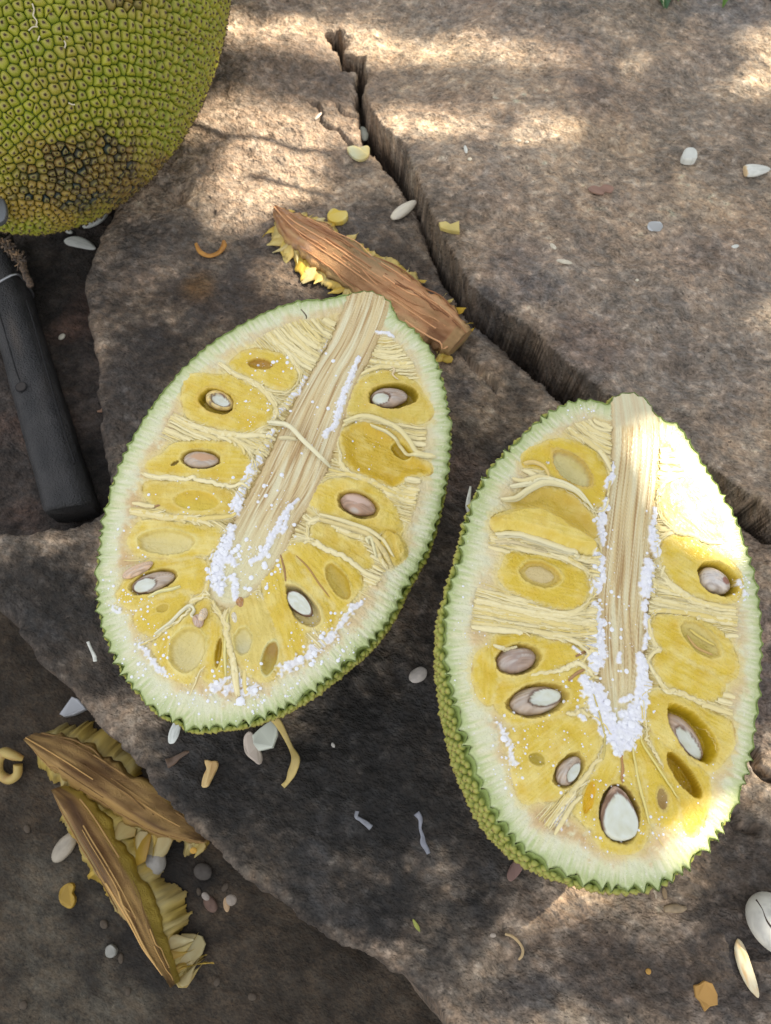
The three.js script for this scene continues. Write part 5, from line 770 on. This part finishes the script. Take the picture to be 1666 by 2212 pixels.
  for (const [side, a, b, count, l0, l1] of o.flaps) { // the continuous ragged margin that the flaps hang from
    const sp = [], sc = [], si = [], C2 = 6, i0 = Math.round(a * NL), i1 = Math.round(b * NL), R = (i1 - i0) * 2 + 1;
    for (let i = 0; i < R; i++) { const f = i0 + i / 2, [Q, out] = rowEdge[Math.min(NL, Math.round(f))][side], fade = sst(0, 0.12, i / R) * sst(1, 0.88, i / R), l = lerp(l0, l1, 0.5) * (0.55 + 0.45 * N2(f / 5, side + o.seed) + 0.28 * Math.abs(N2(f / 1.6, side + 9, o.seed))) * (0.25 + 0.75 * fade);
      for (let q = 0; q < C2 * 2; q++) { const top = q < C2, w = (top ? q : 2 * C2 - 1 - q) / (C2 - 1), drop = -(Q.y * 0.85) * w * w + 0.0013 * N2(f / 2.6, w * 2 + side, o.seed) - (top ? 0 : 0.0016); sp.push(Q.x + out.x * (l * w - 0.002), Q.y - 0.0008 + drop, Q.z + out.z * (l * w - 0.002)); const n2 = N2(f / 1.4, w * 1.5, o.seed + side), k3 = clamp(0.5 + 1.3 * N2(f / 9, side + 3, o.seed)) * (pick.length - 2), base = pick[Math.floor(k3)].color.clone().lerp(pick[Math.floor(k3) + 1].color, k3 % 1); const g2 = clamp(0.85 + 0.5 * n2); sc.push(base.r * g2, base.g * g2 * (1 - 0.06 * w), base.b * g2); } }
    for (let i = 0; i < R - 1; i++) for (let q = 0; q < C2 * 2; q++) { const A1 = i * C2 * 2 + q, B1 = i * C2 * 2 + (q + 1) % (C2 * 2); si.push(A1, A1 + C2 * 2, B1, B1, A1 + C2 * 2, B1 + C2 * 2); }
    part('fringe', geoOf(sp, si, sc), M.skirt, root);
  }
  for (const [side, a, b, count, l0, l1] of o.flaps) for (let i = 0; i < count; i++) {
    const t = lerp(a, b, (i + r()) / count), [Q, out] = rowEdge[Math.round(t * NL)][side], m = part('fringe_flap', flapGeo[Math.floor(r() * 4)], pick[Math.floor(r() * pick.length)], root), l = lerp(l0, l1, r()), yaw = Math.atan2(out.x, out.z) + (r() - 0.5) * 1.1;
    m.position.copy(Q).addScaledVector(out, l * 0.35).setY(Q.y - 0.001 - 0.002 * r()); m.scale.set(l * (0.5 + 0.5 * r()), l * 0.7, l * (0.4 + 0.2 * r())); m.rotation.set((r() - 0.3) * 0.5, yaw, (r() - 0.5) * 0.8, 'YXZ'); n++;
  }
  return root;
}
const flapMats = [[0.70, 0.53, 0.10], [0.72, 0.60, 0.22], [0.66, 0.46, 0.06], [0.76, 0.68, 0.36]].map((c) => new THREE.MeshStandardMaterial({ vertexColors: true, color: new THREE.Color(...c), roughness: 0.5 }));
const flapMatsShaded = flapMats.map((m) => { const q = m.clone(); q.color.multiplyScalar(0.6); return q; });  // fringe colours darkened for the shade on the soil
strip('core_strip', 'orange brown core strip with yellow fringe lying above the left cut half', [[598, 470, 10], [640, 508, 36], [700, 545, 46], [770, 592, 48], [850, 648, 50], [925, 698, 52], [975, 735, 44], [992, 752, 34]], onSlab, { seed: 5, base: 0.001, thick: 0.016, fibres: 26, ridge: -0.2, pow: 0.45, dark: [0.44, 0.18, 0.07], light: [0.90, 0.51, 0.25], stain: [0.42, 0.27, 0.12], stainBias: -0.15, fringe: [0.72, 0.55, 0.17], flapMat: flapMats,
  mix: (c, t, v) => { c = mix3(c, [0.34, 0.25, 0.12], 0.65 * sst(0.16, 0.05, Math.abs(t - 0.42)) * clamp(0.8 - v * 0.4)); if (t < 0.28) c = mix3(c, [0.6, 0.42, 0.34], 0.6 * clamp(N2(t * 60, v * 14) * 2 - 0.2)); if (t > 0.86) c = mix3(c, [0.66, 0.46, 0.2], 0.55); if (Math.abs(t - 0.8) < 0.05 && v > 0) c = mix3(c, [0.16, 0.07, 0.03], 0.7 * clamp(v * 1.4)); return c; },
  flaps: [[0, 0.03, 0.62, 8, 0.013, 0.018], [0, 0.6, 0.97, 6, 0.007, 0.012], [1, 0.02, 0.42, 9, 0.015, 0.022], [1, 0.42, 0.55, 2, 0.009, 0.014], [1, 0.86, 1, 3, 0.007, 0.012]] });
const SG = { fibres: 12, base: 0.004, dark: [0.22, 0.11, 0.036], light: [0.68, 0.43, 0.15], stain: [0.12, 0.06, 0.03], fringe: [0.46, 0.34, 0.04], flapMat: flapMatsShaded, group: 'core strips on the soil' };
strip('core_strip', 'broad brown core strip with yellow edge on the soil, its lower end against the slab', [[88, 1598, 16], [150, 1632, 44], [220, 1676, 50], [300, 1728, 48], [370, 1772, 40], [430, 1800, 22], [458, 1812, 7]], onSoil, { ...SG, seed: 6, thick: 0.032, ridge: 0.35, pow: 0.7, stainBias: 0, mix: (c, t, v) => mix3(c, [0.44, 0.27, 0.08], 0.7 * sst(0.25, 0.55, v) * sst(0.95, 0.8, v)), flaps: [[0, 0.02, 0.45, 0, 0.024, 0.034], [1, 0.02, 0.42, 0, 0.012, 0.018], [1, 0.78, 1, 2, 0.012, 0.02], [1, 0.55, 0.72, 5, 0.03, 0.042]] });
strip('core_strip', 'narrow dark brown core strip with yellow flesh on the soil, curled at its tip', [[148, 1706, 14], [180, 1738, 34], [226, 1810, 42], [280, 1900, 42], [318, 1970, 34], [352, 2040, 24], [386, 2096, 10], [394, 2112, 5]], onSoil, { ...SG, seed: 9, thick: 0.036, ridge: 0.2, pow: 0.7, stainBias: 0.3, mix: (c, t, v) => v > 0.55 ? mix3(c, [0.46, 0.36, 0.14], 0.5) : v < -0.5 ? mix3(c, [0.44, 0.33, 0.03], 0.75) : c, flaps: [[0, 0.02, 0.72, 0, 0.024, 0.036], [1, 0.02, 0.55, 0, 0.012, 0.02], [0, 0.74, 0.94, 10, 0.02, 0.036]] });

// ---------------------------------------------------------------- seeds, chips, curls and threads strewn about
const pxm = (p) => p.distanceTo(EYE) / FPX;
const solidMats = {};
const matOf = (rough) => solidMats[rough] ??= new THREE.MeshStandardMaterial({ vertexColors: true, roughness: rough });
let bitSeed = 300;
// an ellipsoid kernel; len and wide in photo pixels, ang as seen from above
function kernel(name, label, cat, where, px, py, len, wide, ang, col, o = {}) {
  const P = where(px, py), u = pxm(P), a = len / 2 * u, b = wide / 2 * u, h = b * (o.flat ?? 0.62), k = bitSeed++, g = new THREE.SphereGeometry(1, 26, 18);
  bend(g, (v) => { const n = N2(v.x * 2 + k, v.z * 2, v.y * 2), w = 1 - (o.taper || 0) * v.x; if (o.cutEnd !== undefined && v.x < o.cutEnd) v.x = o.cutEnd + (v.x - o.cutEnd) * 0.12; if (o.bow) v.z += o.bow * (v.x * v.x - 0.4); v.set(v.x * a * (1 + 0.05 * n), v.y * h * w * (1 + 0.08 * n), v.z * b * w * (1 + 0.06 * n)); });
  paint(g, (x, y, z) => { const n = fbm(x / a * 2 + k, z / b * 2, 3), m = N2(x / a * 1.2 + k, z / b * 6); let c = mix3(col, o.col2 || col.map((q) => q * 0.75), clamp(0.3 + 0.9 * n + 0.4 * m)); if (o.endCol && x / a < (o.cutEnd ?? -0.45)) c = mix3(c, o.endCol, 0.85); return c; });
  g.rotateZ((o.tilt || 0)); g.rotateY(-ang * Math.PI / 180);
  return solo(name, g, matOf(o.rough ?? 0.45), label, cat, P.setY(P.y + h * (o.rise ?? 0.75)), o.group);
}
// a chip with a drawn outline (photo pixels), bevelled and slightly bent
function chip(name, label, cat, where, pts, thick, col, o = {}) {
  let cx = 0, cy = 0; for (const [x, y] of pts) { cx += x / pts.length; cy += y / pts.length; }
  const P = where(cx, cy), u = pxm(P), k = bitSeed++, sh = new THREE.Shape(), ring = o.sharp ? pts : smoothClosed(pts, 28);
  ring.forEach(([x, y], i) => { const X = (x - cx) * u * 0.94, Y = -(y - cy) * u * 0.98; i ? sh.lineTo(X, Y) : sh.moveTo(X, Y); });
  const bv = Math.min(thick * 0.4, 0.0012), g = new THREE.ExtrudeGeometry(sh, { depth: thick, bevelEnabled: true, bevelSize: bv, bevelThickness: bv, bevelSegments: 2, steps: 1, curveSegments: 4 }); g.rotateX(-Math.PI / 2);
  const R = Math.max(...pts.map(([x, y]) => Math.hypot(x - cx, y - cy))) * u;
  bend(g, (v) => { const q = (v.x * Math.cos(k) + v.z * Math.sin(k)) / R; v.y += (o.curl ?? 0.2) * R * q * q + 0.08 * R * N2(v.x / R * 2 + k, v.z / R * 2); if (o.dome) v.y += o.dome * R * (1 - Math.min(1, Math.hypot(v.x, v.z) / R) ** 2); });
  paint(g, (x, y, z) => { const n = fbm(x / R * 2 + k, z / R * 2, 3); return mix3(col, o.col2 || col.map((q) => q * 0.7), clamp(0.3 + n)); });
  return solo(name, g, matOf(o.rough ?? 0.5), label, cat, P.setY(P.y + (o.lift ?? 0.0012)), o.group);
}
// a bent strap or thread along drawn points [x, y, half width, lift in metres]
function thread(name, label, cat, where, pts, col, o = {}) {
  const P0 = where(pts[0][0], pts[0][1]), W = pts.map((p) => where(p[0], p[1]).add(V(0, (p[3] ?? 0) + 0.0008, 0)).sub(P0)), cur = new THREE.CatmullRomCurve3(W), wc = new THREE.CatmullRomCurve3(pts.map((p, i) => V(i, p[2], 0))), u = pxm(P0), NL = 46, K = 8, pos = [], colr = [], idx = [], k = bitSeed++;
  for (let i = 0; i <= NL; i++) { const t = i / NL, p = cur.getPoint(t), tg = cur.getTangent(t), s = V(0, 1, 0).cross(tg).normalize(), n = tg.clone().cross(s), w = Math.max(0.25, wc.getPoint(t).y) * u; for (let q = 0; q < K; q++) { const a = q / K * 6.2832, c = Math.cos(a) * w, d = Math.sin(a) * w * (o.flat ?? 0.5); const r = p.clone().addScaledVector(s, c).addScaledVector(n, d); pos.push(r.x, r.y, r.z); const m = fbm(t * 6 + k, a * 0.8, 3); colr.push(...mix3(col, o.col2 || col.map((x) => x * 0.65), clamp(0.35 + 1.1 * m))); } }
  for (let i = 0; i < NL; i++) for (let q = 0; q < K; q++) { const a = i * K + q, b = i * K + (q + 1) % K; idx.push(a, b, a + K, b, b + K, a + K); }
  for (const i of [0, NL]) for (let q = 1; q < K - 1; q++) i ? idx.push(i * K, i * K + q, i * K + q + 1) : idx.push(0, q + 1, q);
  return solo(name, geoOf(pos, idx, colr), matOf(o.rough ?? 0.55), label, cat, P0, o.group);
}
const WHITE = [0.74, 0.76, 0.70], IVORY = [0.72, 0.66, 0.52], YEL = [0.70, 0.52, 0.08], HUSK = [0.62, 0.46, 0.2], BRN = [0.2, 0.12, 0.07], inCrack = (px, py) => at(px, py, -0.02);
// round the crack
kernel('seed', 'pale green white seed stuck in the crack just above the yellow husk', 'seed', inCrack, 785, 293, 36, 20, 80, [0.5, 0.52, 0.42]);
chip('seed_husk', 'yellow edged cream seed husk on the left lip of the crack', 'seed husk', onSlab, [[753, 325], [765, 318], [778, 322], [794, 323], [796, 336], [788, 347], [774, 352], [760, 344]], 0.0022, [0.74, 0.62, 0.26], { col2: [0.62, 0.66, 0.46], curl: 0.3, dome: -0.1, lift: 0.0006 });
kernel('seed', 'long ivory seed across the crack right of the yellow scrap', 'seed', onSlab, 872, 459, 68, 24, -42, IVORY, { col2: [0.62, 0.58, 0.5], taper: 0.12, rise: 1 });
chip('flesh_scrap', 'round bright yellow scrap of flesh above the core strip', 'fruit scrap', onSlab, [[711, 470], [722, 460], [734, 463], [748, 466], [749, 478], [740, 488], [724, 489], [713, 482]], 0.004, YEL, { col2: [0.72, 0.62, 0.24], dome: -0.25 });
chip('flesh_scrap', 'pair of small yellow scraps joined like a bow, right of the crack', 'fruit scrap', onSlab, [[951, 489], [962, 486], [972, 494], [988, 492], [989, 508], [976, 506], [966, 503], [953, 501]], 0.003, [0.62, 0.50, 0.16], { sharp: 1, curl: 0.5 });
kernel('seed_chip', 'tiny pale sliver beside the hairline cracks near the top', 'seed chip', onSlab, 688, 252, 22, 7, -55, [0.6, 0.5, 0.42], {});
// chips on the far side
chip('seed_chip', 'three cornered white seed tip on the far slab', 'seed chip', onSlab, [[1472, 353], [1478, 336], [1485, 332], [1494, 338], [1495, 354], [1487, 358]], 0.005, WHITE, { dome: 0.6, curl: 0 });
kernel('seed_half', 'white pointed half seed with an orange cut end, at the right edge', 'seed', onSlab, 1628, 373, 58, 25, -6, WHITE, { cutEnd: -0.62, endCol: [0.66, 0.46, 0.22], taper: 0.35 });
chip('latex_spot', 'dried white ring of latex on the far slab', 'latex spot', onSlab, [[1400, 488], [1404, 481], [1414, 479], [1426, 480], [1430, 490], [1424, 500], [1410, 501], [1401, 497]], 0.0006, [0.62, 0.66, 0.68], { lift: 0.0002, curl: 0, col2: [0.3, 0.3, 0.29] });
kernel('seed_chip', 'slender white grain on the sunny stone right of the crack', 'seed chip', onSlab, 1006, 324, 20, 7, 82, WHITE);
kernel('seed_chip', 'small ivory grain above the slanting sliver', 'seed chip', onSlab, 1195, 534, 17, 9, 55, IVORY);
kernel('seed_chip', 'slanting cream sliver below the small ivory grain', 'seed chip', onSlab, 1219, 567, 32, 10, 14, IVORY);
kernel('seed_chip', 'little white stick on the far slab near the right edge', 'seed chip', onSlab, 1587, 534, 16, 8, -18, WHITE);
chip('dry_leaf', 'crumpled pinkish brown leaf scrap on the far slab', 'dry leaf', onSlab, [[1272, 410], [1284, 404], [1296, 408], [1304, 404], [1322, 412], [1316, 420], [1304, 418], [1300, 426], [1284, 424], [1274, 420]], 0.001, [0.36, 0.22, 0.16], { curl: 0.5, col2: [0.2, 0.12, 0.09], rough: 0.8 });
for (const [x, y, l, w, a, t] of [[1015, 345, 9, 7, 0, 'speck of white above a pale patch, right of the crack'], [1121, 305, 10, 7, 20, 'white speck alone in the middle of the far slab'], [1138, 308, 8, 6, 0, 'white speck right of another on the far slab'], [1376, 606, 7, 6, 0, 'tiny pale grain below the latex ring']]) kernel('seed_chip', t, 'seed chip', onSlab, x, y, l, w, a, IVORY);
// by the whole fruit
kernel('seed_half', 'white half seed leaning under the whole jackfruit', 'seed', onLow, 209, 480, 56, 24, -42, WHITE, { flat: 0.5, taper: -0.1, rise: 1.2 });
kernel('seed_half', 'white crescent seed slice in the gap below the whole jackfruit', 'seed', onLow, 176, 530, 66, 24, 18, WHITE, { bow: 0.35, flat: 0.4, taper: 0.25, rise: 1.1 });
kernel('seed_chip', 'small white chip between the crescent slice and the whole jackfruit', 'seed chip', onLow, 148, 501, 20, 9, 25, WHITE);
kernel('seed_chip', 'small white chip on the low slab beside the knife handle', 'seed chip', onLow, 135, 729, 15, 11, -50, [0.66, 0.62, 0.5]);
thread('dry_curl', 'orange brown curl on the stone between the whole jackfruit and the core strip', 'fruit scrap', onSlab, [[426, 534, 3, 0.005], [434, 548, 5, 0.002], [452, 555, 5, 0.001], [472, 551, 5, 0.002], [486, 540, 6, 0.005], [487, 531, 3, 0.007]], [0.55, 0.27, 0.05], { col2: [0.3, 0.12, 0.03] });
thread('dry_curl', 'little reddish curl in the shadow of the stone edge near the knife', 'fruit scrap', onLow, [[214, 894, 2, 0.004], [224, 892, 4, 0.004], [231, 884, 4, 0.005], [233, 876, 2, 0.006]], [0.3, 0.17, 0.1]);
chip('dry_scale', 'brown dry scale at the lower right side of the whole jackfruit', 'bark scrap', onSlab, [[342, 332], [352, 322], [364, 306], [368, 316], [364, 328], [350, 334]], 0.003, [0.4, 0.26, 0.12], { curl: 0.4, lift: 0.012 });
// under the left half
kernel('seed_half', 'translucent white seed slice hanging at the lower rim of the left half', 'seed', onSlab, 383, 1577, 58, 20, 103, [0.66, 0.70, 0.66], { flat: 0.4, rise: 4, taper: -0.3 });
thread('seed_skin', 'thin white skin strip at the left rim of the left half', 'seed skin', onSlab, [[220, 1402, 3, 0.03], [223, 1416, 3, 0.026], [226, 1428, 4, 0.022], [226, 1438, 4, 0.02]], [0.72, 0.74, 0.68]);
chip('seed_chip', 'angular white seed fragment below the left half', 'seed chip', onSlab, [[553, 1592], [566, 1580], [590, 1562], [599, 1566], [600, 1588], [592, 1612], [566, 1618], [556, 1606]], 0.006, [0.66, 0.70, 0.60], { sharp: 1, curl: 0.1, lift: 0.004 });
chip('seed_chip', 'pinkish brown seed fragment leaning on the angular white one', 'seed chip', onSlab, [[534, 1596], [542, 1588], [550, 1594], [556, 1610], [567, 1634], [566, 1646], [556, 1640], [540, 1628], [534, 1614]], 0.005, [0.56, 0.48, 0.40], { curl: 0.15, lift: 0.004 });
thread('fibre', 'long curved straw coloured fibre hanging from the left half', 'fibre', onSlab, [[592, 1552, 7, 0.03], [606, 1564, 8, 0.02], [618, 1590, 6, 0.006], [630, 1616, 5, 0.003], [640, 1640, 9, 0.003], [632, 1668, 9, 0.002], [622, 1688, 5, 0.001], [612, 1699, 5, 0.001]], [0.60, 0.46, 0.16], { flat: 0.4 });
thread('dry_curl', 'brown shrivelled stub on the dark stone below the left half', 'fruit scrap', onSlab, [[362, 1650, 10, 0.002], [376, 1644, 8, 0.002], [390, 1634, 5, 0.002], [404, 1626, 4, 0.002], [410, 1624, 2, 0.001]], [0.14, 0.09, 0.06], { flat: 0.7 });
chip('flesh_scrap', 'upright tan scrap of flesh on the dark stone near its lower edge', 'fruit scrap', onSlab, [[448, 1648], [458, 1650], [468, 1650], [468, 1658], [460, 1676], [452, 1694], [445, 1694], [446, 1676], [452, 1662]], 0.003, [0.62, 0.46, 0.2], { curl: 0.3, col2: [0.45, 0.28, 0.1] });
kernel('seed', 'small pinkish grey seed between the two cut halves', 'seed', onSlab, 903, 1459, 42, 30, -32, [0.56, 0.51, 0.46], { flat: 0.6 });
thread('latex_string', 'grey white latex string on the dark stone, the left one of two', 'latex string', onSlab, [[772, 1752, 4], [770, 1764, 4], [778, 1770, 4], [790, 1778, 5], [802, 1788, 6]], [0.24, 0.25, 0.28], { flat: 0.4 });
thread('latex_string', 'grey white latex string on the dark stone, the longer right one', 'latex string', onSlab, [[900, 1756, 7], [908, 1768, 5], [908, 1790, 3], [913, 1806, 4], [914, 1820, 6], [922, 1834, 5], [926, 1844, 4]], [0.25, 0.26, 0.30], { flat: 0.4 });
thread('seed_skin', 'pale strip standing at the upper left rim of the right half', 'seed skin', onSlab, [[997, 1124, 2, 0.075], [995, 1140, 4, 0.07], [994, 1156, 5, 0.066], [998, 1170, 3, 0.064]], [0.72, 0.72, 0.62]);
chip('bark_scrap', 'mottled reddish brown scrap below the spiny side of the right half', 'bark scrap', onSlab, [[1096, 1888], [1106, 1870], [1120, 1858], [1128, 1858], [1126, 1872], [1114, 1888], [1100, 1896]], 0.002, [0.2, 0.12, 0.1], { rough: 0.8, curl: 0.3 });
// lower right
{
  const P = onSlab(1652, 1990), u = pxm(P), a = 52 * u, b = 39 * u, t = thing('seed', 'large cracked off white seed at the right edge of the photo', 'seed', P), g = new THREE.SphereGeometry(1, 40, 30);
  bend(g, (v) => { const w = 1 - 0.1 * v.x; v.set(v.x * a, v.y * b * 0.85 * w, v.z * b * w); }); paint(g, (x, y, z) => mix3([0.66, 0.65, 0.58], [0.5, 0.49, 0.44], clamp(0.3 + fbm(x / a * 3, z / b * 3, 4) + (N2(x / a * 14, z / b * 14) > 0.42 ? 0.5 : 0)))); g.rotateY(-1.15);
  const m = part('coat', g, M.satin, t); m.position.y = b * 0.8;
  const cr = [[1634, 1944], [1641, 1954], [1648, 1966], [1653, 1980], [1660, 1994], [1668, 2004]].map(([x, y]) => { const d = rayOf(x, y).normalize(), o = EYE.clone().sub(P).sub(V(0, b * 0.8, 0)), q = new THREE.Quaternion().setFromAxisAngle(UP, 1.15), S = V(1 / a, 1 / (b * 0.85), 1 / b), dn = d.clone().applyQuaternion(q).multiply(S), on = o.clone().applyQuaternion(q).multiply(S), A = dn.dot(dn), B = on.dot(dn), Cc = on.dot(on) - 1, k = (-B - Math.sqrt(Math.max(0, B * B - A * Cc))) / A; return o.addScaledVector(d, k).add(V(0, b * 0.8, 0)); });
  part('crack', new THREE.TubeGeometry(new THREE.CatmullRomCurve3(cr), 30, 0.0007, 6), new THREE.MeshStandardMaterial({ color: new THREE.Color(0.06, 0.04, 0.03), roughness: 0.9 }), t);
}
kernel('seed_half', 'narrow cream seed slice just below the large off white seed', 'seed', onSlab, 1609, 2090, 92, 24, 76, [0.72, 0.66, 0.46], { bow: -0.35, flat: 0.6, taper: 0.15, col2: [0.6, 0.42, 0.2], rise: 1 });
chip('flesh_scrap', 'ragged orange brown square scrap at lower right', 'fruit scrap', onSlab, [[1503, 2134], [1512, 2132], [1520, 2126], [1532, 2130], [1540, 2146], [1538, 2160], [1524, 2162], [1514, 2168], [1510, 2156], [1504, 2150]], 0.002, [0.48, 0.27, 0.07], { sharp: 1, curl: 0.3, rough: 0.7 });
thread('fibre', 'thin curled tan fibre on the light stone at the bottom', 'fibre', onSlab, [[1090, 2016, 2.4, 0.002], [1104, 2020, 2.6, 0.003], [1118, 2032, 2.6, 0.004], [1127, 2048, 2.6, 0.004], [1126, 2062, 2.6, 0.003], [1120, 2072, 2, 0.001]], [0.5, 0.36, 0.18]);
thread('twig_bit', 'bent dry twig bit below the right half', 'twig', onSlab, [[1434, 1964, 5], [1446, 1962, 7], [1460, 1962, 8], [1472, 1963, 6], [1482, 1960, 3]], [0.36, 0.27, 0.16], { flat: 0.6 });
thread('fibre', 'short pale thread hanging under the lower rim of the right half', 'fibre', onSlab, [[1404, 1920, 3, 0.008], [1412, 1930, 2, 0.004], [1416, 1940, 1.5, 0.001]], [0.5, 0.42, 0.3]);
chip('leaf_bit', 'tiny yellow green leaf on the dark stone at the bottom', 'leaf', onSlab, [[893, 1988], [898, 1992], [904, 2000], [906, 2008], [900, 2004], [895, 1997]], 0.0008, [0.3, 0.32, 0.06], { curl: 0.3 });
const crumbs = [[490, 1954, 26, 12, 78, [0.36, 0.24, 0.13], 'tan crumb at the lower edge of the dark stone'], [445, 1936, 18, 12, 40, [0.24, 0.21, 0.18], 'grey crumb left of the tan crumb at the stone edge'], [500, 1944, 22, 20, 0, [0.26, 0.22, 0.18], 'pale pebble just above the tan crumb'], [419, 1837, 14, 12, 0, [0.5, 0.28, 0.04], 'tiny orange crumb at the slanting edge of the slab'], [1436, 1900, 16, 12, 0, [0.2, 0.13, 0.09], 'little brown nub under the lower rim'], [1435, 1929, 20, 9, 84, [0.34, 0.24, 0.13], 'small tan nub alone on the stone below the right half'], [1400, 2098, 10, 10, 0, [0.5, 0.28, 0.06], 'orange grain on the light stone near the bottom edge'], [1622, 2126, 18, 10, 30, [0.56, 0.52, 0.46], 'white grain in the lower right corner'], [1137, 1362, 12, 10, 0, [0.36, 0.3, 0.24], 'pale speck between the halves above the pinkish seed'], [720, 1610, 12, 7, 60, [0.5, 0.48, 0.44], 'pale speck right of the long curved fibre'], [1065, 2020, 12, 8, 0, [0.4, 0.34, 0.28], 'pale speck left of the thin curled fibre']];
for (const [x, y, l, w, a, c, t] of crumbs) kernel('crumb', t, 'crumb', onSlab, x, y, l, w, a, c, { rough: 0.7 });
// on the soil, colours dimmed for the shade down there
chip('seed_chip', 'bluish white chip on the soil against the stone edge', 'seed chip', onSoil, [[142, 1542], [160, 1512], [172, 1516], [188, 1532], [166, 1542], [150, 1546]], 0.006, [0.46, 0.48, 0.50], { sharp: 1, curl: 0.1 });
thread('husk_curl', 'yellow cream husk curled into a ring on the soil at the left edge', 'seed husk', onSoil, [[62, 1640, 5, 0.012], [46, 1634, 9, 0.016], [26, 1628, 10, 0.016], [10, 1642, 10, 0.012], [8, 1670, 9, 0.008], [26, 1684, 9, 0.006], [46, 1674, 8, 0.008], [50, 1652, 8, 0.01]], [0.46, 0.35, 0.11], { col2: [0.38, 0.23, 0.08], flat: 1.3 });
kernel('seed', 'pale pinkish seed on the soil left of the narrow core strip', 'seed', onSoil, 143, 1830, 60, 32, -55, [0.36, 0.32, 0.25], { flat: 0.7 });
kernel('seed', 'round grey white seed on the soil between the two core strips', 'seed', onSoil, 338, 1860, 50, 44, 70, [0.31, 0.295, 0.26], { flat: 0.8 });
chip('flesh_scrap', 'little yellow orange scrap on the soil left of the narrow core strip', 'fruit scrap', onSoil, [[140, 1922], [152, 1914], [160, 1918], [158, 1930], [166, 1938], [160, 1952], [148, 1948], [141, 1940]], 0.004, [0.38, 0.24, 0.025], { curl: 0.5 });
kernel('pebble', 'reddish brown pebble on the soil right of the curled strip tip', 'pebble', onSoil, 456, 1952, 34, 22, 50, [0.16, 0.10, 0.075], { rough: 0.8 });
chip('seed_chip', 'white crumb on the soil left of the strip tip', 'seed chip', onSoil, [[236, 2048], [244, 2044], [252, 2052], [248, 2060], [238, 2058]], 0.004, [0.28, 0.28, 0.25]);
kernel('seed_chip', 'dull green white sliver on the soil just below the strip tip', 'seed chip', onSoil, 376, 2112, 26, 14, -60, [0.26, 0.27, 0.21]);
kernel('pebble', 'dull grey pebble half sunk in the soil near the stone edge', 'pebble', onSoil, 440, 1882, 36, 30, 20, [0.085, 0.075, 0.065], { rough: 0.9 });
const pebbles = [[278, 2142, 'yellowish grit grain below the narrow strip'], [487, 1916, 'small brown grit grain near the slab edge'], [430, 1926, 'tiny brown grit grain left of the reddish pebble'], [226, 1996, 'dark grit grain left of the narrow strip'], [262, 2070, 'dull grit grain below the white crumb'], [546, 2152, 'grey grit grain close to the lower slab edge'], [470, 2120, 'brown grit grain on bare soil at the bottom'], [60, 1790, 'grit grain on bare soil at the left edge'], [52, 2170, 'pale grit grain in the lower left corner']];
for (const [x, y, t] of pebbles) kernel('pebble', t, 'pebble', onSoil, x, y, 10 + (x * 7 % 9), 9 + (y % 6), x, [0.09, 0.07, 0.05], { rough: 0.9 });
// plants that reach in at the top
{
  const leafG = (L, W, bendY, c1, c2, k) => { const g = new THREE.SphereGeometry(1, 16, 20); bend(g, (v) => { const t = (v.z + 1) / 2, w = Math.sin(Math.PI * Math.pow(clamp(t, 0.001, 0.999), 0.85)); v.set(v.x * W * (0.25 + 0.75 * w), v.y * 0.0006 + Math.abs(v.x) * W * 0.35 - bendY * t * t, t * L); }); return paint(g, (x, y, z) => mix3(c1, c2, clamp(0.5 + 0.8 * N2(x / W * 3 + k, z / L * 4) - (Math.abs(x) < W * 0.06 ? 0.6 : 0)))); };
  const leafM = new THREE.MeshStandardMaterial({ vertexColors: true, roughness: 0.35 });
  const P = onSlab(1432, -34), t = thing('leaf_sprig', 'dark green leaves at the top edge of the stone', 'plant', P);
  const s1 = part('leaf', leafG(0.07, 0.02, 0.018, [0.02, 0.07, 0.02], [0.035, 0.11, 0.035], 1), leafM, t); s1.position.set(-0.012, 0.016, -0.03); s1.rotation.y = 0.15; const s2 = part('leaf', leafG(0.06, 0.014, 0.014, [0.10, 0.22, 0.02], [0.14, 0.30, 0.03], 4), leafM, t); s2.position.set(0.016, 0.02, -0.026); s2.rotation.y = -0.1;
  part('stem', new THREE.TubeGeometry(new THREE.CatmullRomCurve3([V(0, -0.004, -0.05), V(0, 0.01, -0.04), V(0, 0.016, -0.03)]), 10, 0.0016, 6), new THREE.MeshStandardMaterial({ color: new THREE.Color(0.06, 0.10, 0.03) }), t);
  const P2 = onSlab(1600, -40), t2 = thing('leaf_sprig', 'narrow bright green leaf and brown stalk at the top right corner', 'plant', P2);
  const l1 = part('leaf', leafG(0.075, 0.011, 0.016, [0.08, 0.17, 0.02], [0.12, 0.24, 0.03], 7), leafM, t2); l1.position.set(0.0, 0.016, -0.03); l1.rotation.y = -0.35;
  part('stalk', bend(new THREE.CylinderGeometry(0.004, 0.0055, 0.075, 10, 8), (v) => { const y = v.y; v.y = 0.014; v.z = y + 0.006; v.x += 0.018 + 0.004 * Math.sin(y * 90); v.y += 0.004 * Math.cos(v.x * 800); }), new THREE.MeshStandardMaterial({ color: new THREE.Color(0.10, 0.05, 0.035), roughness: 0.7 }), t2);
  part('stem', new THREE.TubeGeometry(new THREE.CatmullRomCurve3([V(0.01, -0.004, -0.05), V(0.004, 0.01, -0.04), V(0.0, 0.016, -0.03)]), 10, 0.0016, 6), new THREE.MeshStandardMaterial({ color: new THREE.Color(0.06, 0.08, 0.03) }), t2);
}
renderer.render(scene, camera);
